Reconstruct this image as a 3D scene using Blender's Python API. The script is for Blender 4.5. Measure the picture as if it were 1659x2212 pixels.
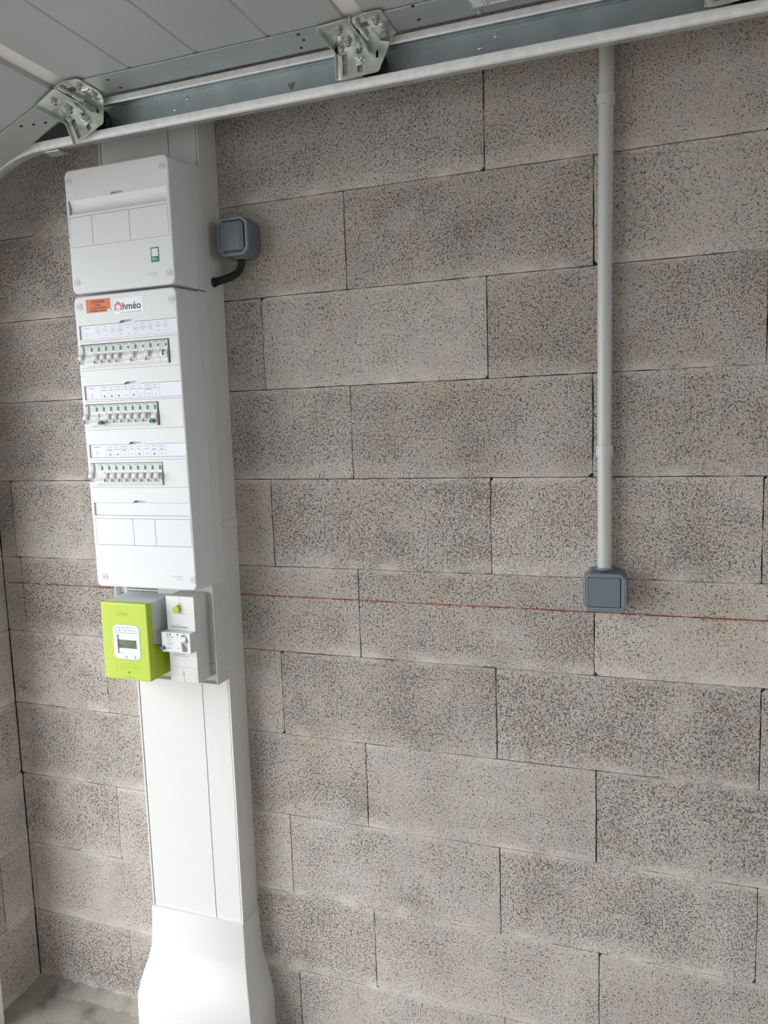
import bpy, bmesh, math, random
from mathutils import Vector, Matrix, geometry

# ------------------------------------------------------------------ scene, camera, light
for o in list(bpy.data.objects):
    bpy.data.objects.remove(o)
S = bpy.context.scene
COL = S.collection
RIGHT = (0.9411298, 0.33645022, -0.03280161)
DOWN = (0.00854152, -0.12066984, -0.99265595)
FWD = (-0.33793748, 0.93393792, -0.11643978)
cam_d = bpy.data.cameras.new('camera')
cam = bpy.data.objects.new('camera', cam_d)
COL.objects.link(cam)
cam_d.sensor_fit = 'VERTICAL'
cam_d.sensor_height = 36.0
cam_d.lens = 1645.68 / 2212 * 36.0
cam_d.clip_start = 0.02
M = Matrix.Identity(4)
for i in range(3):
    M[i][0] = RIGHT[i]; M[i][1] = -DOWN[i]; M[i][2] = -FWD[i]
M.translation = Vector((0.0, -1.52156, 1.52166))
cam.matrix_world = M
S.camera = cam

S.view_settings.view_transform = 'Standard'
S.view_settings.look = 'None'
S.view_settings.gamma = 1.0
S.view_settings.use_curve_mapping = False
S.view_settings.exposure = 0.0

W = bpy.data.worlds.new('overcast_sky')
S.world = W
W.use_nodes = True
bg = W.node_tree.nodes['Background']
bg.inputs['Color'].default_value = (0.93, 0.97, 1.0, 1)
# overcast sky: three times as bright overhead as at the horizon
wt = W.node_tree
w_tc = wt.nodes.new('ShaderNodeTexCoord'); w_s = wt.nodes.new('ShaderNodeSeparateXYZ'); w_m = wt.nodes.new('ShaderNodeMapRange')
wt.links.new(w_tc.outputs['Generated'], w_s.inputs[0]); wt.links.new(w_s.outputs['Z'], w_m.inputs['Value'])
w_m.inputs['From Min'].default_value = 0.0; w_m.inputs['From Max'].default_value = 1.0
w_m.inputs['To Min'].default_value = 6.45; w_m.inputs['To Max'].default_value = 6.45
wt.links.new(w_m.outputs['Result'], bg.inputs['Strength'])

# sampling guide for the daylight that comes in through the open garage doorway (gives no light itself)
pl = bpy.data.lights.new('doorway_portal', 'AREA')
pl.shape = 'RECTANGLE'; pl.size = 2.05; pl.size_y = 2.55
po = bpy.data.objects.new('doorway_portal', pl); COL.objects.link(po)
po.location = (-1.66, -1.52, 1.03)
po.rotation_euler = (0, math.radians(-90), 0)
pl.cycles.is_portal = True
pl2 = bpy.data.lights.new('added_window_portal', 'AREA')  # portal for the added window in the unseen right wall; gives no light itself
pl2.shape = 'RECTANGLE'; pl2.size = 1.05; pl2.size_y = 1.5
po2 = bpy.data.objects.new('added_window_portal', pl2); COL.objects.link(po2)
po2.location = (3.70, -1.55, 1.45)
po2.rotation_euler = (0, math.radians(90), 0)
pl2.cycles.is_portal = True
S.cycles.max_bounces = 10
S.cycles.diffuse_bounces = 6

R = random.Random(11)

# ------------------------------------------------------------------ helpers
def lin(c):
    c = c / 255.0
    return c / 12.92 if c <= 0.04045 else ((c + 0.055) / 1.055) ** 2.4

def rgb(r, g, b):
    return (lin(r), lin(g), lin(b), 1)

def mat(name, col, rough=0.5, metal=0.0, bump=0.0, bscale=400, spec=0.5, var=0.0, vscale=8):
    m = bpy.data.materials.new(name); m.use_nodes = True
    nt = m.node_tree; b = nt.nodes['Principled BSDF']
    b.inputs['Base Color'].default_value = col
    b.inputs['Roughness'].default_value = rough
    b.inputs['Metallic'].default_value = metal
    b.inputs['Specular IOR Level'].default_value = spec
    tc = nt.nodes.new('ShaderNodeTexCoord')
    if var:
        n = nt.nodes.new('ShaderNodeTexNoise'); n.inputs['Scale'].default_value = vscale
        n.inputs['Detail'].default_value = 5
        nt.links.new(tc.outputs['Object'], n.inputs['Vector'])
        mr = nt.nodes.new('ShaderNodeMapRange')
        mr.inputs['From Min'].default_value = 0.3; mr.inputs['From Max'].default_value = 0.7
        mr.inputs['To Min'].default_value = 1 - var; mr.inputs['To Max'].default_value = 1 + var
        nt.links.new(n.outputs['Fac'], mr.inputs['Value'])
        mx = nt.nodes.new('ShaderNodeMix'); mx.data_type = 'RGBA'; mx.blend_type = 'MULTIPLY'
        mx.inputs['Factor'].default_value = 1
        mx.inputs['A'].default_value = col
        nt.links.new(mr.outputs['Result'], mx.inputs['B'])
        nt.links.new(mx.outputs['Result'], b.inputs['Base Color'])
    if bump:
        n2 = nt.nodes.new('ShaderNodeTexNoise'); n2.inputs['Scale'].default_value = bscale
        nt.links.new(tc.outputs['Object'], n2.inputs['Vector'])
        bp = nt.nodes.new('ShaderNodeBump'); bp.inputs['Strength'].default_value = bump
        bp.inputs['Distance'].default_value = 0.001
        nt.links.new(n2.outputs['Fac'], bp.inputs['Height'])
        nt.links.new(bp.outputs['Normal'], b.inputs['Normal'])
    return m

MT = {}
MT['white'] = mat('white_plastic', (0.70, 0.705, 0.72, 1), 0.42, bump=0.06, bscale=1500)
MT['trunk'] = mat('white_pvc_trunking', (0.67, 0.665, 0.655, 1), 0.40)
MT['paper'] = mat('label_paper', (0.70, 0.71, 0.79, 1), 0.35)
MT['panelwhite'] = mat('ivory_plastic', (0.66, 0.655, 0.625, 1), 0.45)
MT['cbwhite'] = mat('breaker_white', (0.72, 0.72, 0.72, 1), 0.4)
MT['ink'] = mat('grey_ink', (0.10, 0.10, 0.11, 1), 0.6)
MT['inklight'] = mat('pale_grey_ink', (0.36, 0.36, 0.40, 1), 0.6)
MT['navy'] = mat('navy_ink', (0.012, 0.020, 0.055, 1), 0.5)
MT['pink'] = mat('pink_ink', (0.60, 0.20, 0.235, 1), 0.5)
MT['green'] = mat('green_print', (0.0, 0.20, 0.085, 1), 0.5)
MT['greentoggle'] = mat('green_toggle', (0.0, 0.22, 0.06, 1), 0.4)
MT['orange'] = mat('orange_sticker', (0.64, 0.135, 0.008, 1), 0.45)
MT['brown'] = mat('dark_brown_ink', (0.10, 0.012, 0.004, 1), 0.5)
MT['lime'] = mat('lime_green_plastic', (0.455, 0.565, 0.055, 1), 0.38)
MT['limelow'] = mat('lime_terminal_cover', (0.42, 0.53, 0.022, 1), 0.42)
MT['limeink'] = mat('olive_ink', (0.10, 0.14, 0.01, 1), 0.5)
MT['meter'] = mat('pale_grey_plastic', (0.60, 0.65, 0.66, 1), 0.42)
MT['bezel'] = mat('cool_white_bezel', (0.70, 0.73, 0.80, 1), 0.4)
MT['lcd'] = mat('lcd_glass', (0.12, 0.14, 0.085, 1), 0.12, var=0.3, vscale=60)
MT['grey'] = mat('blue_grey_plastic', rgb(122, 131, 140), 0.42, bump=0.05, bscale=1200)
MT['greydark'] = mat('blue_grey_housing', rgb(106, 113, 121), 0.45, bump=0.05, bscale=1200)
MT['rock'] = mat('blue_grey_rocker', rgb(105, 115, 124), 0.4)
MT['black'] = mat('black_gap', (0.01, 0.01, 0.012, 1), 0.6)
MT['groove'] = mat('dark_slate_groove', rgb(58, 64, 70), 0.5)
MT['rubber'] = mat('black_nylon', (0.012, 0.012, 0.013, 1), 0.5)
MT['corr'] = mat('corrugated_black_plastic', (0.018, 0.019, 0.024, 1), 0.32)
MT['pipe'] = mat('light_grey_pvc', (0.52, 0.525, 0.52, 1), 0.38)
MT['clip'] = mat('light_grey_clip', (0.54, 0.55, 0.55, 1), 0.4)
MT['galv'] = mat('galvanized_steel', (0.68, 0.745, 0.77, 1), 0.38, metal=0.85, bump=0.05, bscale=300, var=0.10, vscale=25)
MT['galvlip_shine'] = mat('galvanized_lip_painted_shine', (0.90, 0.90, 0.92, 1), 0.45, metal=0.12, bump=0.15, bscale=500, var=0.08, vscale=60)  # paler copy of the galvanized steel, reflected daylight painted into the colour
MT['stile'] = mat('galvanized_stile', (0.49, 0.53, 0.535, 1), 0.45, metal=0.7, var=0.06, vscale=18)
MT['zinc'] = mat('zinc_plated_steel', (0.68, 0.72, 0.69, 1), 0.27, metal=0.85, var=0.12, vscale=50)
MT['bolt'] = mat('grey_bolt_steel', (0.42, 0.40, 0.39, 1), 0.42, metal=0.7)
MT['nut'] = mat('bright_zinc_nut', (0.75, 0.78, 0.80, 1), 0.22, metal=0.95)
MT['carrier'] = mat('brown_grey_steel', (0.34, 0.30, 0.275, 1), 0.5, metal=0.2)
MT['door'] = mat('grey_coated_door_skin', (0.42, 0.445, 0.458, 1), 0.38, bump=0.35, bscale=260)
MT['doorrib'] = mat('pale_door_joint', (0.80, 0.78, 0.76, 1), 0.45)
MT['sticker'] = mat('white_sticker', (0.75, 0.76, 0.78, 1), 0.4)
MT['blue'] = mat('blue_button', (0.02, 0.12, 0.50, 1), 0.35)
MT['mortar'] = mat('pale_mortar', (0.66, 0.65, 0.63, 1), 0.9, bump=0.6, bscale=500, var=0.2, vscale=120)
MT['joint'] = mat('dark_joint_mortar', (0.10, 0.095, 0.09, 1), 0.95)  # dark mortar backing behind the block joints
MT['chalk'] = mat('red_chalk', (0.28, 0.025, 0.020, 1), 0.9, var=0.35, vscale=300)

def concrete_block():
    m = bpy.data.materials.new('concrete_block'); m.use_nodes = True
    nt = m.node_tree; N = nt.nodes; L = nt.links
    b = N['Principled BSDF']; b.inputs['Roughness'].default_value = 0.92
    b.inputs['Specular IOR Level'].default_value = 0.2
    tc = N.new('ShaderNodeTexCoord')
    def noise(scale, det=3, vec=None, rough=0.5):
        n = N.new('ShaderNodeTexNoise'); n.inputs['Scale'].default_value = scale
        n.inputs['Detail'].default_value = det; n.inputs['Roughness'].default_value = rough
        L.new(vec or tc.outputs['Object'], n.inputs['Vector']); return n
    def mr(sock, a, bb, c=0.0, d=1.0):
        n = N.new('ShaderNodeMapRange'); L.new(sock, n.inputs['Value'])
        n.inputs['From Min'].default_value = a; n.inputs['From Max'].default_value = bb
        n.inputs['To Min'].default_value = c; n.inputs['To Max'].default_value = d
        return n.outputs['Result']
    def ma(op, a, bb):
        n = N.new('ShaderNodeMath'); n.operation = op
        for i, v in enumerate((a, bb)):
            if isinstance(v, (int, float)): n.inputs[i].default_value = v
            else: L.new(v, n.inputs[i])
        return n.outputs[0]
    def mix(f, a, bb, mode='MIX'):
        n = N.new('ShaderNodeMix'); n.data_type = 'RGBA'; n.blend_type = mode
        for s, v in (('Factor', f), ('A', a), ('B', bb)):
            if isinstance(v, (int, float)): n.inputs[s].default_value = v
            elif isinstance(v, tuple): n.inputs[s].default_value = v
            else: L.new(v, n.inputs[s])
        return n.outputs['Result']
    at = N.new('ShaderNodeAttribute'); at.attribute_name = 'tone'
    sep = N.new('ShaderNodeSeparateColor'); L.new(at.outputs['Color'], sep.inputs['Color'])
    tone, warm, pore = sep.outputs[0], sep.outputs[1], sep.outputs[2]
    # warped coordinates so the crevices between the grains wriggle
    wn = noise(420, 2)
    vs = N.new('ShaderNodeVectorMath'); vs.operation = 'MULTIPLY_ADD'
    L.new(wn.outputs['Color'], vs.inputs[0]); vs.inputs[1].default_value = (0.005, 0.005, 0.005)
    L.new(tc.outputs['Object'], vs.inputs[2])
    def cracks(scale, w, gscale, g0, g1):
        v = N.new('ShaderNodeTexVoronoi'); v.feature = 'DISTANCE_TO_EDGE'
        v.inputs['Scale'].default_value = scale; L.new(vs.outputs[0], v.inputs['Vector'])
        line = ma('SUBTRACT', 1.0, mr(ma('DIVIDE', v.outputs['Distance'], w), 0.3, 1.0))
        gate = mr(ma('ADD', noise(gscale, 1).outputs['Fac'], shift), g0, g1)
        return ma('MULTIPLY', line, gate), v
    big = noise(9, 3)
    fine = noise(900, 2)
    # patchy porosity: whole blocks differ, and every block has tighter and more open zones
    zone = mr(noise(7, 4, None, 0.6).outputs['Fac'], 0.34, 0.66, -0.055, 0.055)
    shift = ma('ADD', ma('MULTIPLY', ma('SUBTRACT', pore, 0.5), 0.07), zone)
    # smooth slurry bands along the bed joints and odd patches
    sx = N.new('ShaderNodeSeparateXYZ'); L.new(tc.outputs['Object'], sx.inputs[0])
    fr = ma('FRACT', ma('MULTIPLY', ma('SUBTRACT', 2.0, sx.outputs['Z']), 1 / 0.19875), 0)
    band = ma('MAXIMUM', mr(fr, 0.80, 0.99), mr(fr, 0.08, 0.0))
    patch = mr(big.outputs['Fac'], 0.60, 0.72)
    bandn = ma('MULTIPLY', band, mr(noise(14, 3).outputs['Fac'], 0.36, 0.62))
    smooth = ma('MAXIMUM', bandn, ma('MULTIPLY', patch, 0.35))
    c1, v1 = cracks(350, 0.12, 340, 0.525, 0.61)
    c2, v2 = cracks(210, 0.10, 170, 0.56, 0.61)
    crev = ma('MULTIPLY', ma('MAXIMUM', ma('MULTIPLY', c1, 0.85), c2), ma('SUBTRACT', 1.0, smooth))
    grain = N.new('ShaderNodeTexVoronoi'); grain.inputs['Scale'].default_value = 330
    L.new(vs.outputs[0], grain.inputs['Vector'])
    gsep = N.new('ShaderNodeSeparateColor'); L.new(grain.outputs['Color'], gsep.inputs['Color'])
    base = mix(mr(noise(5, 4).outputs['Fac'], 0.35, 0.65), (0.580, 0.517, 0.466, 1), (0.675, 0.617, 0.570, 1))
    base = mix(ma('MULTIPLY', warm, mr(noise(11, 3).outputs['Fac'], 0.45, 0.72)), base, (0.66, 0.55, 0.43, 1))
    base = mix(ma('MULTIPLY', mr(noise(16, 3).outputs['Fac'], 0.55, 0.7), 0.35), base, (0.48, 0.48, 0.50, 1))
    base = mix(0.22, base, mix(gsep.outputs[0], (0.43, 0.388, 0.35, 1), (0.83, 0.79, 0.74, 1)))
    base = mix(ma('MULTIPLY', smooth, 0.35), base, (0.58, 0.54, 0.50, 1))
    base = mix(mr(fine.outputs['Fac'], 0.68, 0.72), base, (0.72, 0.70, 0.67, 1))
    tv = mr(tone, 0.0, 1.0, 0.90, 1.10)
    base = mix(1.0, base, tv, 'MULTIPLY')
    colr = mix(ma('MULTIPLY', crev, 0.90), base, (0.070, 0.056, 0.046, 1))
    L.new(colr, b.inputs['Base Color'])
    h = ma('ADD', ma('MULTIPLY', ma('SUBTRACT', 1.0, crev), 1.0), ma('MULTIPLY', fine.outputs['Fac'], 0.35))
    h = ma('ADD', h, ma('MULTIPLY', ma('MULTIPLY', mr(v1.outputs['Distance'], 0, 0.4), 0.5), ma('SUBTRACT', 1.0, smooth)))
    bp = N.new('ShaderNodeBump'); bp.inputs['Strength'].default_value = 0.9
    bp.inputs['Distance'].default_value = 0.0022
    L.new(h, bp.inputs['Height']); L.new(bp.outputs['Normal'], b.inputs['Normal'])
    return m
MT['block'] = concrete_block()

def floor_mat():
    m = bpy.data.materials.new('concrete_floor'); m.use_nodes = True
    nt = m.node_tree; N = nt.nodes; L = nt.links
    b = N['Principled BSDF']; b.inputs['Roughness'].default_value = 0.85
    tc = N.new('ShaderNodeTexCoord')
    n = N.new('ShaderNodeTexNoise'); n.inputs['Scale'].default_value = 14; n.inputs['Detail'].default_value = 6
    L.new(tc.outputs['Object'], n.inputs['Vector'])
    cr = N.new('ShaderNodeValToRGB'); L.new(n.outputs['Fac'], cr.inputs['Fac'])
    cr.color_ramp.elements[0].position = 0.25; cr.color_ramp.elements[0].color = (0.13, 0.113, 0.098, 1)
    cr.color_ramp.elements[1].position = 0.46; cr.color_ramp.elements[1].color = (0.33, 0.305, 0.27, 1)
    e = cr.color_ramp.elements.new(0.75); e.color = (0.40, 0.37, 0.33, 1)
    L.new(cr.outputs['Color'], b.inputs['Base Color'])
    n2 = N.new('ShaderNodeTexNoise'); n2.inputs['Scale'].default_value = 120; n2.inputs['Detail'].default_value = 4
    L.new(tc.outputs['Object'], n2.inputs['Vector'])
    bp = N.new('ShaderNodeBump'); bp.inputs['Strength'].default_value = 0.3; bp.inputs['Distance'].default_value = 0.003
    L.new(n2.outputs['Fac'], bp.inputs['Height']); L.new(bp.outputs['Normal'], b.inputs['Normal'])
    return m
MT['floor'] = floor_mat()
MT['ceil'] = mat('bare_grey_render', (0.66, 0.65, 0.63, 1), 0.9)
MT['ground'] = mat('pale_gravel_yard', (0.24, 0.225, 0.20, 1), 0.95, var=0.2, vscale=6)

def rrect(x0, x1, z0, z1, r=0.0, n=6):
    if r <= 0:
        return [(x0, z0), (x1, z0), (x1, z1), (x0, z1)]
    out = []
    for cx, cz, a in ((x1 - r, z0 + r, -90), (x1 - r, z1 - r, 0), (x0 + r, z1 - r, 90), (x0 + r, z0 + r, 180)):
        for i in range(n + 1):
            t = math.radians(a + 90 * i / n)
            out.append((cx + r * math.cos(t), cz + r * math.sin(t)))
    return out

def octa(x0, x1, z0, z1, c):
    return [(x0 + c, z0), (x1 - c, z0), (x1, z0 + c), (x1, z1 - c), (x1 - c, z1), (x0 + c, z1), (x0, z1 - c), (x0, z0 + c)]

def inset(loop, d):
    n = len(loop); out = []
    for i in range(n):
        a, p, c = loop[i - 1], loop[i], loop[(i + 1) % n]
        v1 = Vector((p[0] - a[0], p[1] - a[1])).normalized(); v2 = Vector((c[0] - p[0], c[1] - p[1])).normalized()
        n1 = Vector((-v1.y, v1.x)); n2 = Vector((-v2.y, v2.x))
        bis = n1 + n2
        k = bis.length
        bis = bis / k if k > 1e-6 else n1
        s = d / max(0.35, bis.dot(n1))
        out.append((p[0] + bis.x * s, p[1] + bis.y * s))
    return out

def place(o, parent):
    o.parent = parent
    p, acc = parent, Vector((0, 0, 0))
    while p is not None:
        acc += Vector(p.location); p = p.parent
    o.location = -acc

def fill_holes(bm, loops, vls, swap=False):
    """fill a convex outline round a stack of holes: cut level with each hole's left and right corner, fill the bands between"""
    def ccw(l, v):
        z = list(zip([tuple(p) for p in l], v))
        if sum(l[k - 1][0] * l[k][1] - l[k][0] * l[k - 1][1] for k in range(len(l))) < 0: z.reverse()
        return z
    if swap: loops = [[(p[1], p[0]) for p in l] for l in loops]      # holes side by side instead of stacked
    out = ccw(loops[0], vls[0]); yv = vls[0][0].co.y
    holes = sorted([ccw(l, v) for l, v in zip(loops[1:], vls[1:])], key=lambda h: min(p[1] for p, _ in h))
    def cut(z, right):
        best = None
        for k in range(len(out)):
            (x0, z0), (x1, z1) = out[k - 1][0], out[k][0]
            if (z0 - z) * (z1 - z) <= 0 and abs(z1 - z0) > 1e-9:
                x = x0 + (x1 - x0) * (z - z0) / (z1 - z0)
                if best is None or (x > best if right else x < best): best = x
        return ((best, z), bm.verts.new((z, yv, best) if swap else (best, yv, z)))
    def chain(h, a, b):
        c = []; k = a
        while True:
            c.append(h[k])
            if k == b: return c
            k = (k + 1) % len(h)
    low_top = None      # (left cut, upper chain right->left reversed, right cut) of the hole below
    zmin = -1e9
    cur_l = cur_r = None; upper = None
    def side(z0, z1, right):
        pts = [(p, v) for p, v in out if z0 + 1e-9 < p[1] < z1 - 1e-9 and ((p[0] > xm) == right)]
        return sorted(pts, key=lambda q: q[0][1])
    xm = sum(p[0] for p, _ in out) / len(out)
    def emit(poly):
        for t in geometry.tessellate_polygon([[Vector((p[0] * 1000, p[1] * 1000, 0)) for p, _ in poly]]):
            try: bm.faces.new([poly[i][1] for i in t])
            except ValueError: pass
    for h in holes + [None]:
        if h is not None:
            li = min(range(len(h)), key=lambda k: (round(h[k][0][0], 6), h[k][0][1]))
            ri = min(range(len(h)), key=lambda k: (-round(h[k][0][0], 6), h[k][0][1]))
            lz, rz = h[li][0][1], h[ri][0][1]
            cl, cr = cut(lz, False), cut(rz, True)
            bottom = chain(h, li, ri)              # left to right along the underside
            top = chain(h, ri, li)[::-1]           # left to right over the top
        else:
            lz = rz = 1e9
        z0l = cur_l[0][1] if cur_l else -1e9; z0r = cur_r[0][1] if cur_r else -1e9
        poly = []
        if upper: poly += [cur_l] + upper + [cur_r]
        poly += side(z0r, rz, True)
        if h is not None: poly += [cr] + bottom[::-1] + [cl]
        poly += side(z0l, lz, False)[::-1]
        emit(poly)
        if h is not None: cur_l, cur_r, upper = cl, cr, top

LEAN = 0.0     # sideways lean of the part being built, per metre of height

class MB:
    def __init__(s): s.bm = bmesh.new()
    def box(s, x0, x1, y0, y1, z0, z1, bev=0.0, seg=2):
        vs = [s.bm.verts.new((x, y, z)) for x in (x0, x1) for y in (y0, y1) for z in (z0, z1)]
        fs = [s.bm.faces.new([vs[i] for i in f]) for f in ((0, 1, 3, 2), (4, 6, 7, 5), (0, 4, 5, 1), (2, 3, 7, 6), (0, 2, 6, 4), (1, 5, 7, 3))]
        if bev:
            es = list({e for f in fs for e in f.edges})
            bmesh.ops.bevel(s.bm, geom=es, offset=bev, segments=seg, affect='EDGES', profile=0.5)
        return s
    def slab(s, loop, yf, yb, bev=0.0, holes=(), hdepth=None, back=True, swap=False):
        """plate facing -y: outline in x,z; yf front, yb back"""
        rings = []
        if bev:
            rings += [(inset(loop, bev), yf), (inset(loop, bev * 0.3), yf + bev * 0.3), (loop, yf + bev), (loop, yb)]
        else:
            rings += [(loop, yf), (loop, yb)]
        vr = [[s.bm.verts.new((x, y, z)) for x, z in lp] for lp, y in rings]
        n = len(loop)
        for a, c in zip(vr, vr[1:]):
            for i in range(n):
                s.bm.faces.new((a[i], a[(i + 1) % n], c[(i + 1) % n], c[i]))
        if not holes:
            s.bm.faces.new(vr[0])
        else:
            hv = []
            for h in holes:
                m = len(h)
                a = [s.bm.verts.new((x, yf, z)) for x, z in h]
                c = [s.bm.verts.new((x, (yf + hdepth) if hdepth else yb, z)) for x, z in h]
                for i in range(m):
                    s.bm.faces.new((a[i], a[(i + 1) % m], c[(i + 1) % m], c[i]))
                hv.append(a)
            fill_holes(s.bm, [rings[0][0]] + list(holes), [vr[0]] + hv, swap)
        if back and (not holes or hdepth):
            s.bm.faces.new(list(reversed(vr[-1])))
        return s
    def loft(s, rings, cap0=True, cap1=True):
        vr = [[s.bm.verts.new(p) for p in r] for r in rings]
        n = len(rings[0])
        for a, c in zip(vr, vr[1:]):
            for i in range(n):
                s.bm.faces.new((a[i], a[(i + 1) % n], c[(i + 1) % n], c[i]))
        if cap0: s.bm.faces.new(list(reversed(vr[0])))
        if cap1: s.bm.faces.new(vr[-1])
        return s
    def prism(s, prof, axis, a0, a1, bev=0.0):
        def pt(p, a):
            return {'x': (a, p[0], p[1]), 'y': (p[0], a, p[1]), 'z': (p[0], p[1], a)}[axis]
        A = [s.bm.verts.new(pt(p, a0)) for p in prof]; B = [s.bm.verts.new(pt(p, a1)) for p in prof]
        n = len(prof); fs = []
        for i in range(n):
            fs.append(s.bm.faces.new((A[i], A[(i + 1) % n], B[(i + 1) % n], B[i])))
        fs.append(s.bm.faces.new(list(reversed(A)))); fs.append(s.bm.faces.new(B))
        if bev:
            es = list({e for f in fs for e in f.edges})
            bmesh.ops.bevel(s.bm, geom=es, offset=bev, segments=2, affect='EDGES', profile=0.5)
        return s
    def tube(s, pts, rad, seg=16, cap=True):
        pts = [Vector(p) for p in pts]; n = len(pts)
        rr = rad if callable(rad) else (lambda i: rad)
        rings = []; up = None
        for i in range(n):
            t = (pts[min(i + 1, n - 1)] - pts[max(i - 1, 0)]).normalized()
            if up is None:
                up = t.orthogonal().normalized()
            up = (up - t * up.dot(t)).normalized()
            w = t.cross(up)
            r = rr(i)
            rings.append([tuple(pts[i] + (up * math.cos(2 * math.pi * k / seg) + w * math.sin(2 * math.pi * k / seg)) * r) for k in range(seg)])
        return s.loft(rings, cap, cap)
    def lathe(s, prof, c, axis='y', seg=24):
        """prof: list of (radius, offset along axis)"""
        rings = []
        for r, h in prof:
            ring = []
            for k in range(seg):
                a = 2 * math.pi * k / seg
                u, v = r * math.cos(a), r * math.sin(a)
                ring.append({'y': (c[0] + u, c[1] + h, c[2] + v), 'x': (c[0] + h, c[1] + u, c[2] + v), 'z': (c[0] + u, c[1] + v, c[2] + h)}[axis])
            rings.append(ring)
        return s.loft(rings)
    def quad(s, pts):
        s.bm.faces.new([s.bm.verts.new(p) for p in pts]); return s
    def rect(s, x0, x1, z0, z1, y):
        return s.quad([(x0, y, z0), (x1, y, z0), (x1, y, z1), (x0, y, z1)])
    def xform(s, m):
        bmesh.ops.transform(s.bm, matrix=m, verts=s.bm.verts[:]); return s
    def mesh(s, name, material, angle=20):
        if LEAN:
            for v in s.bm.verts: v.co.x += LEAN * (1.809 - v.co.z)
        bmesh.ops.recalc_face_normals(s.bm, faces=s.bm.faces[:])
        me = bpy.data.meshes.new(name); s.bm.to_mesh(me); s.bm.free()
        me.materials.append(material)
        for p in me.polygons: p.use_smooth = True
        me.set_sharp_from_angle(angle=math.radians(angle))
        return me
    def obj(s, name, material, parent=None, angle=20, label=None):
        o = bpy.data.objects.new(name, s.mesh(name, material, angle)); COL.objects.link(o)
        if parent is not None: place(o, parent)
        if label: o['label'] = label
        return o

def thing(name, label, cat, loc=(0, 0, 0), group=None):
    o = bpy.data.objects.new(name, None); COL.objects.link(o)
    o.location = loc; o['label'] = label; o['category'] = cat
    o.empty_display_size = 0.05
    if group: o['group'] = group
    return o

def tag(o, label, cat, group=None):
    o['label'] = label; o['category'] = cat
    if group: o['group'] = group
    return o

def struct(o, label=None):
    o['kind'] = 'structure'
    if label: o['label'] = label
    return o

def text_into(mb, s, x, z, y, size, align='LEFT', bold=0.0, sx=1.0, rot=0.0, axis='y'):
    c = bpy.data.curves.new('t', 'FONT'); c.body = s; c.size = size; c.align_x = align
    c.offset = bold; c.resolution_u = 3
    o = bpy.data.objects.new('t', c); COL.objects.link(o)
    dg = bpy.context.evaluated_depsgraph_get(); dg.update()
    me = bpy.data.meshes.new_from_object(o.evaluated_get(dg))
    m = Matrix.Translation((x, y, z)) @ Matrix.Rotation(math.radians(90), 4, 'X') @ Matrix.Rotation(rot, 4, 'Z') @ Matrix.Diagonal((sx, 1, 1, 1))
    me.transform(m); mb.bm.from_mesh(me)
    bpy.data.objects.remove(o); bpy.data.curves.remove(c); bpy.data.meshes.remove(me)
    return mb

def greek(mb, x0, x1, z, h, y, rnd, words=3):
    """a line of print too small to read: a row of word-long dashes"""
    x = x0; tot = x1 - x0
    while x < x1 - 0.0008:
        w = min(tot * rnd.uniform(0.18, 0.42), x1 - x)
        mb.rect(x, x + w, z - h / 2, z + h / 2, y); x += w + h * 0.9
    return mb

# ------------------------------------------------------------------ setting: walls of concrete blocks
BED = 0.19875
def beds(k): return 2.0 - BED * k
OFF = {-2: -0.8204, -1: -0.6167, 0: -0.8204, 1: -0.6167, 2: -0.8203, 3: -0.6182, 4: -0.8193, 5: -0.6158, 6: -0.8146, 7: -0.6125, 8: -0.8121, 9: -0.6066, 10: -0.8064}
EXTRA = {4: [-1.574], 5: [-1.562]}

def block_loop(u0, u1, z0, z1, rnd):
    j = 0.0007; out = []
    def side(a, b):
        n = max(2, int(math.hypot(b[0] - a[0], b[1] - a[1]) / 0.022))
        for i in range(n):
            t = i / n
            out.append((a[0] + (b[0] - a[0]) * t + rnd.uniform(-j, j), a[1] + (b[1] - a[1]) * t + rnd.uniform(-j, j) * 0.8))
    c = [[u0, z0], [u1, z0], [u1, z1], [u0, z1]]
    ch = [rnd.uniform(0.0008, 0.0022) if rnd.random() < 0.85 else rnd.uniform(0.005, 0.009) for _ in range(4)]
    P = [(u0 + ch[0], z0), (u1 - ch[1], z0), (u1, z0 + ch[1]), (u1, z1 - ch[2]), (u1 - ch[2], z1), (u0 + ch[3], z1), (u0, z1 - ch[3]), (u0, z0 + ch[0])]
    for i in range(8): side(P[i], P[(i + 1) % 8])
    return out

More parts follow.
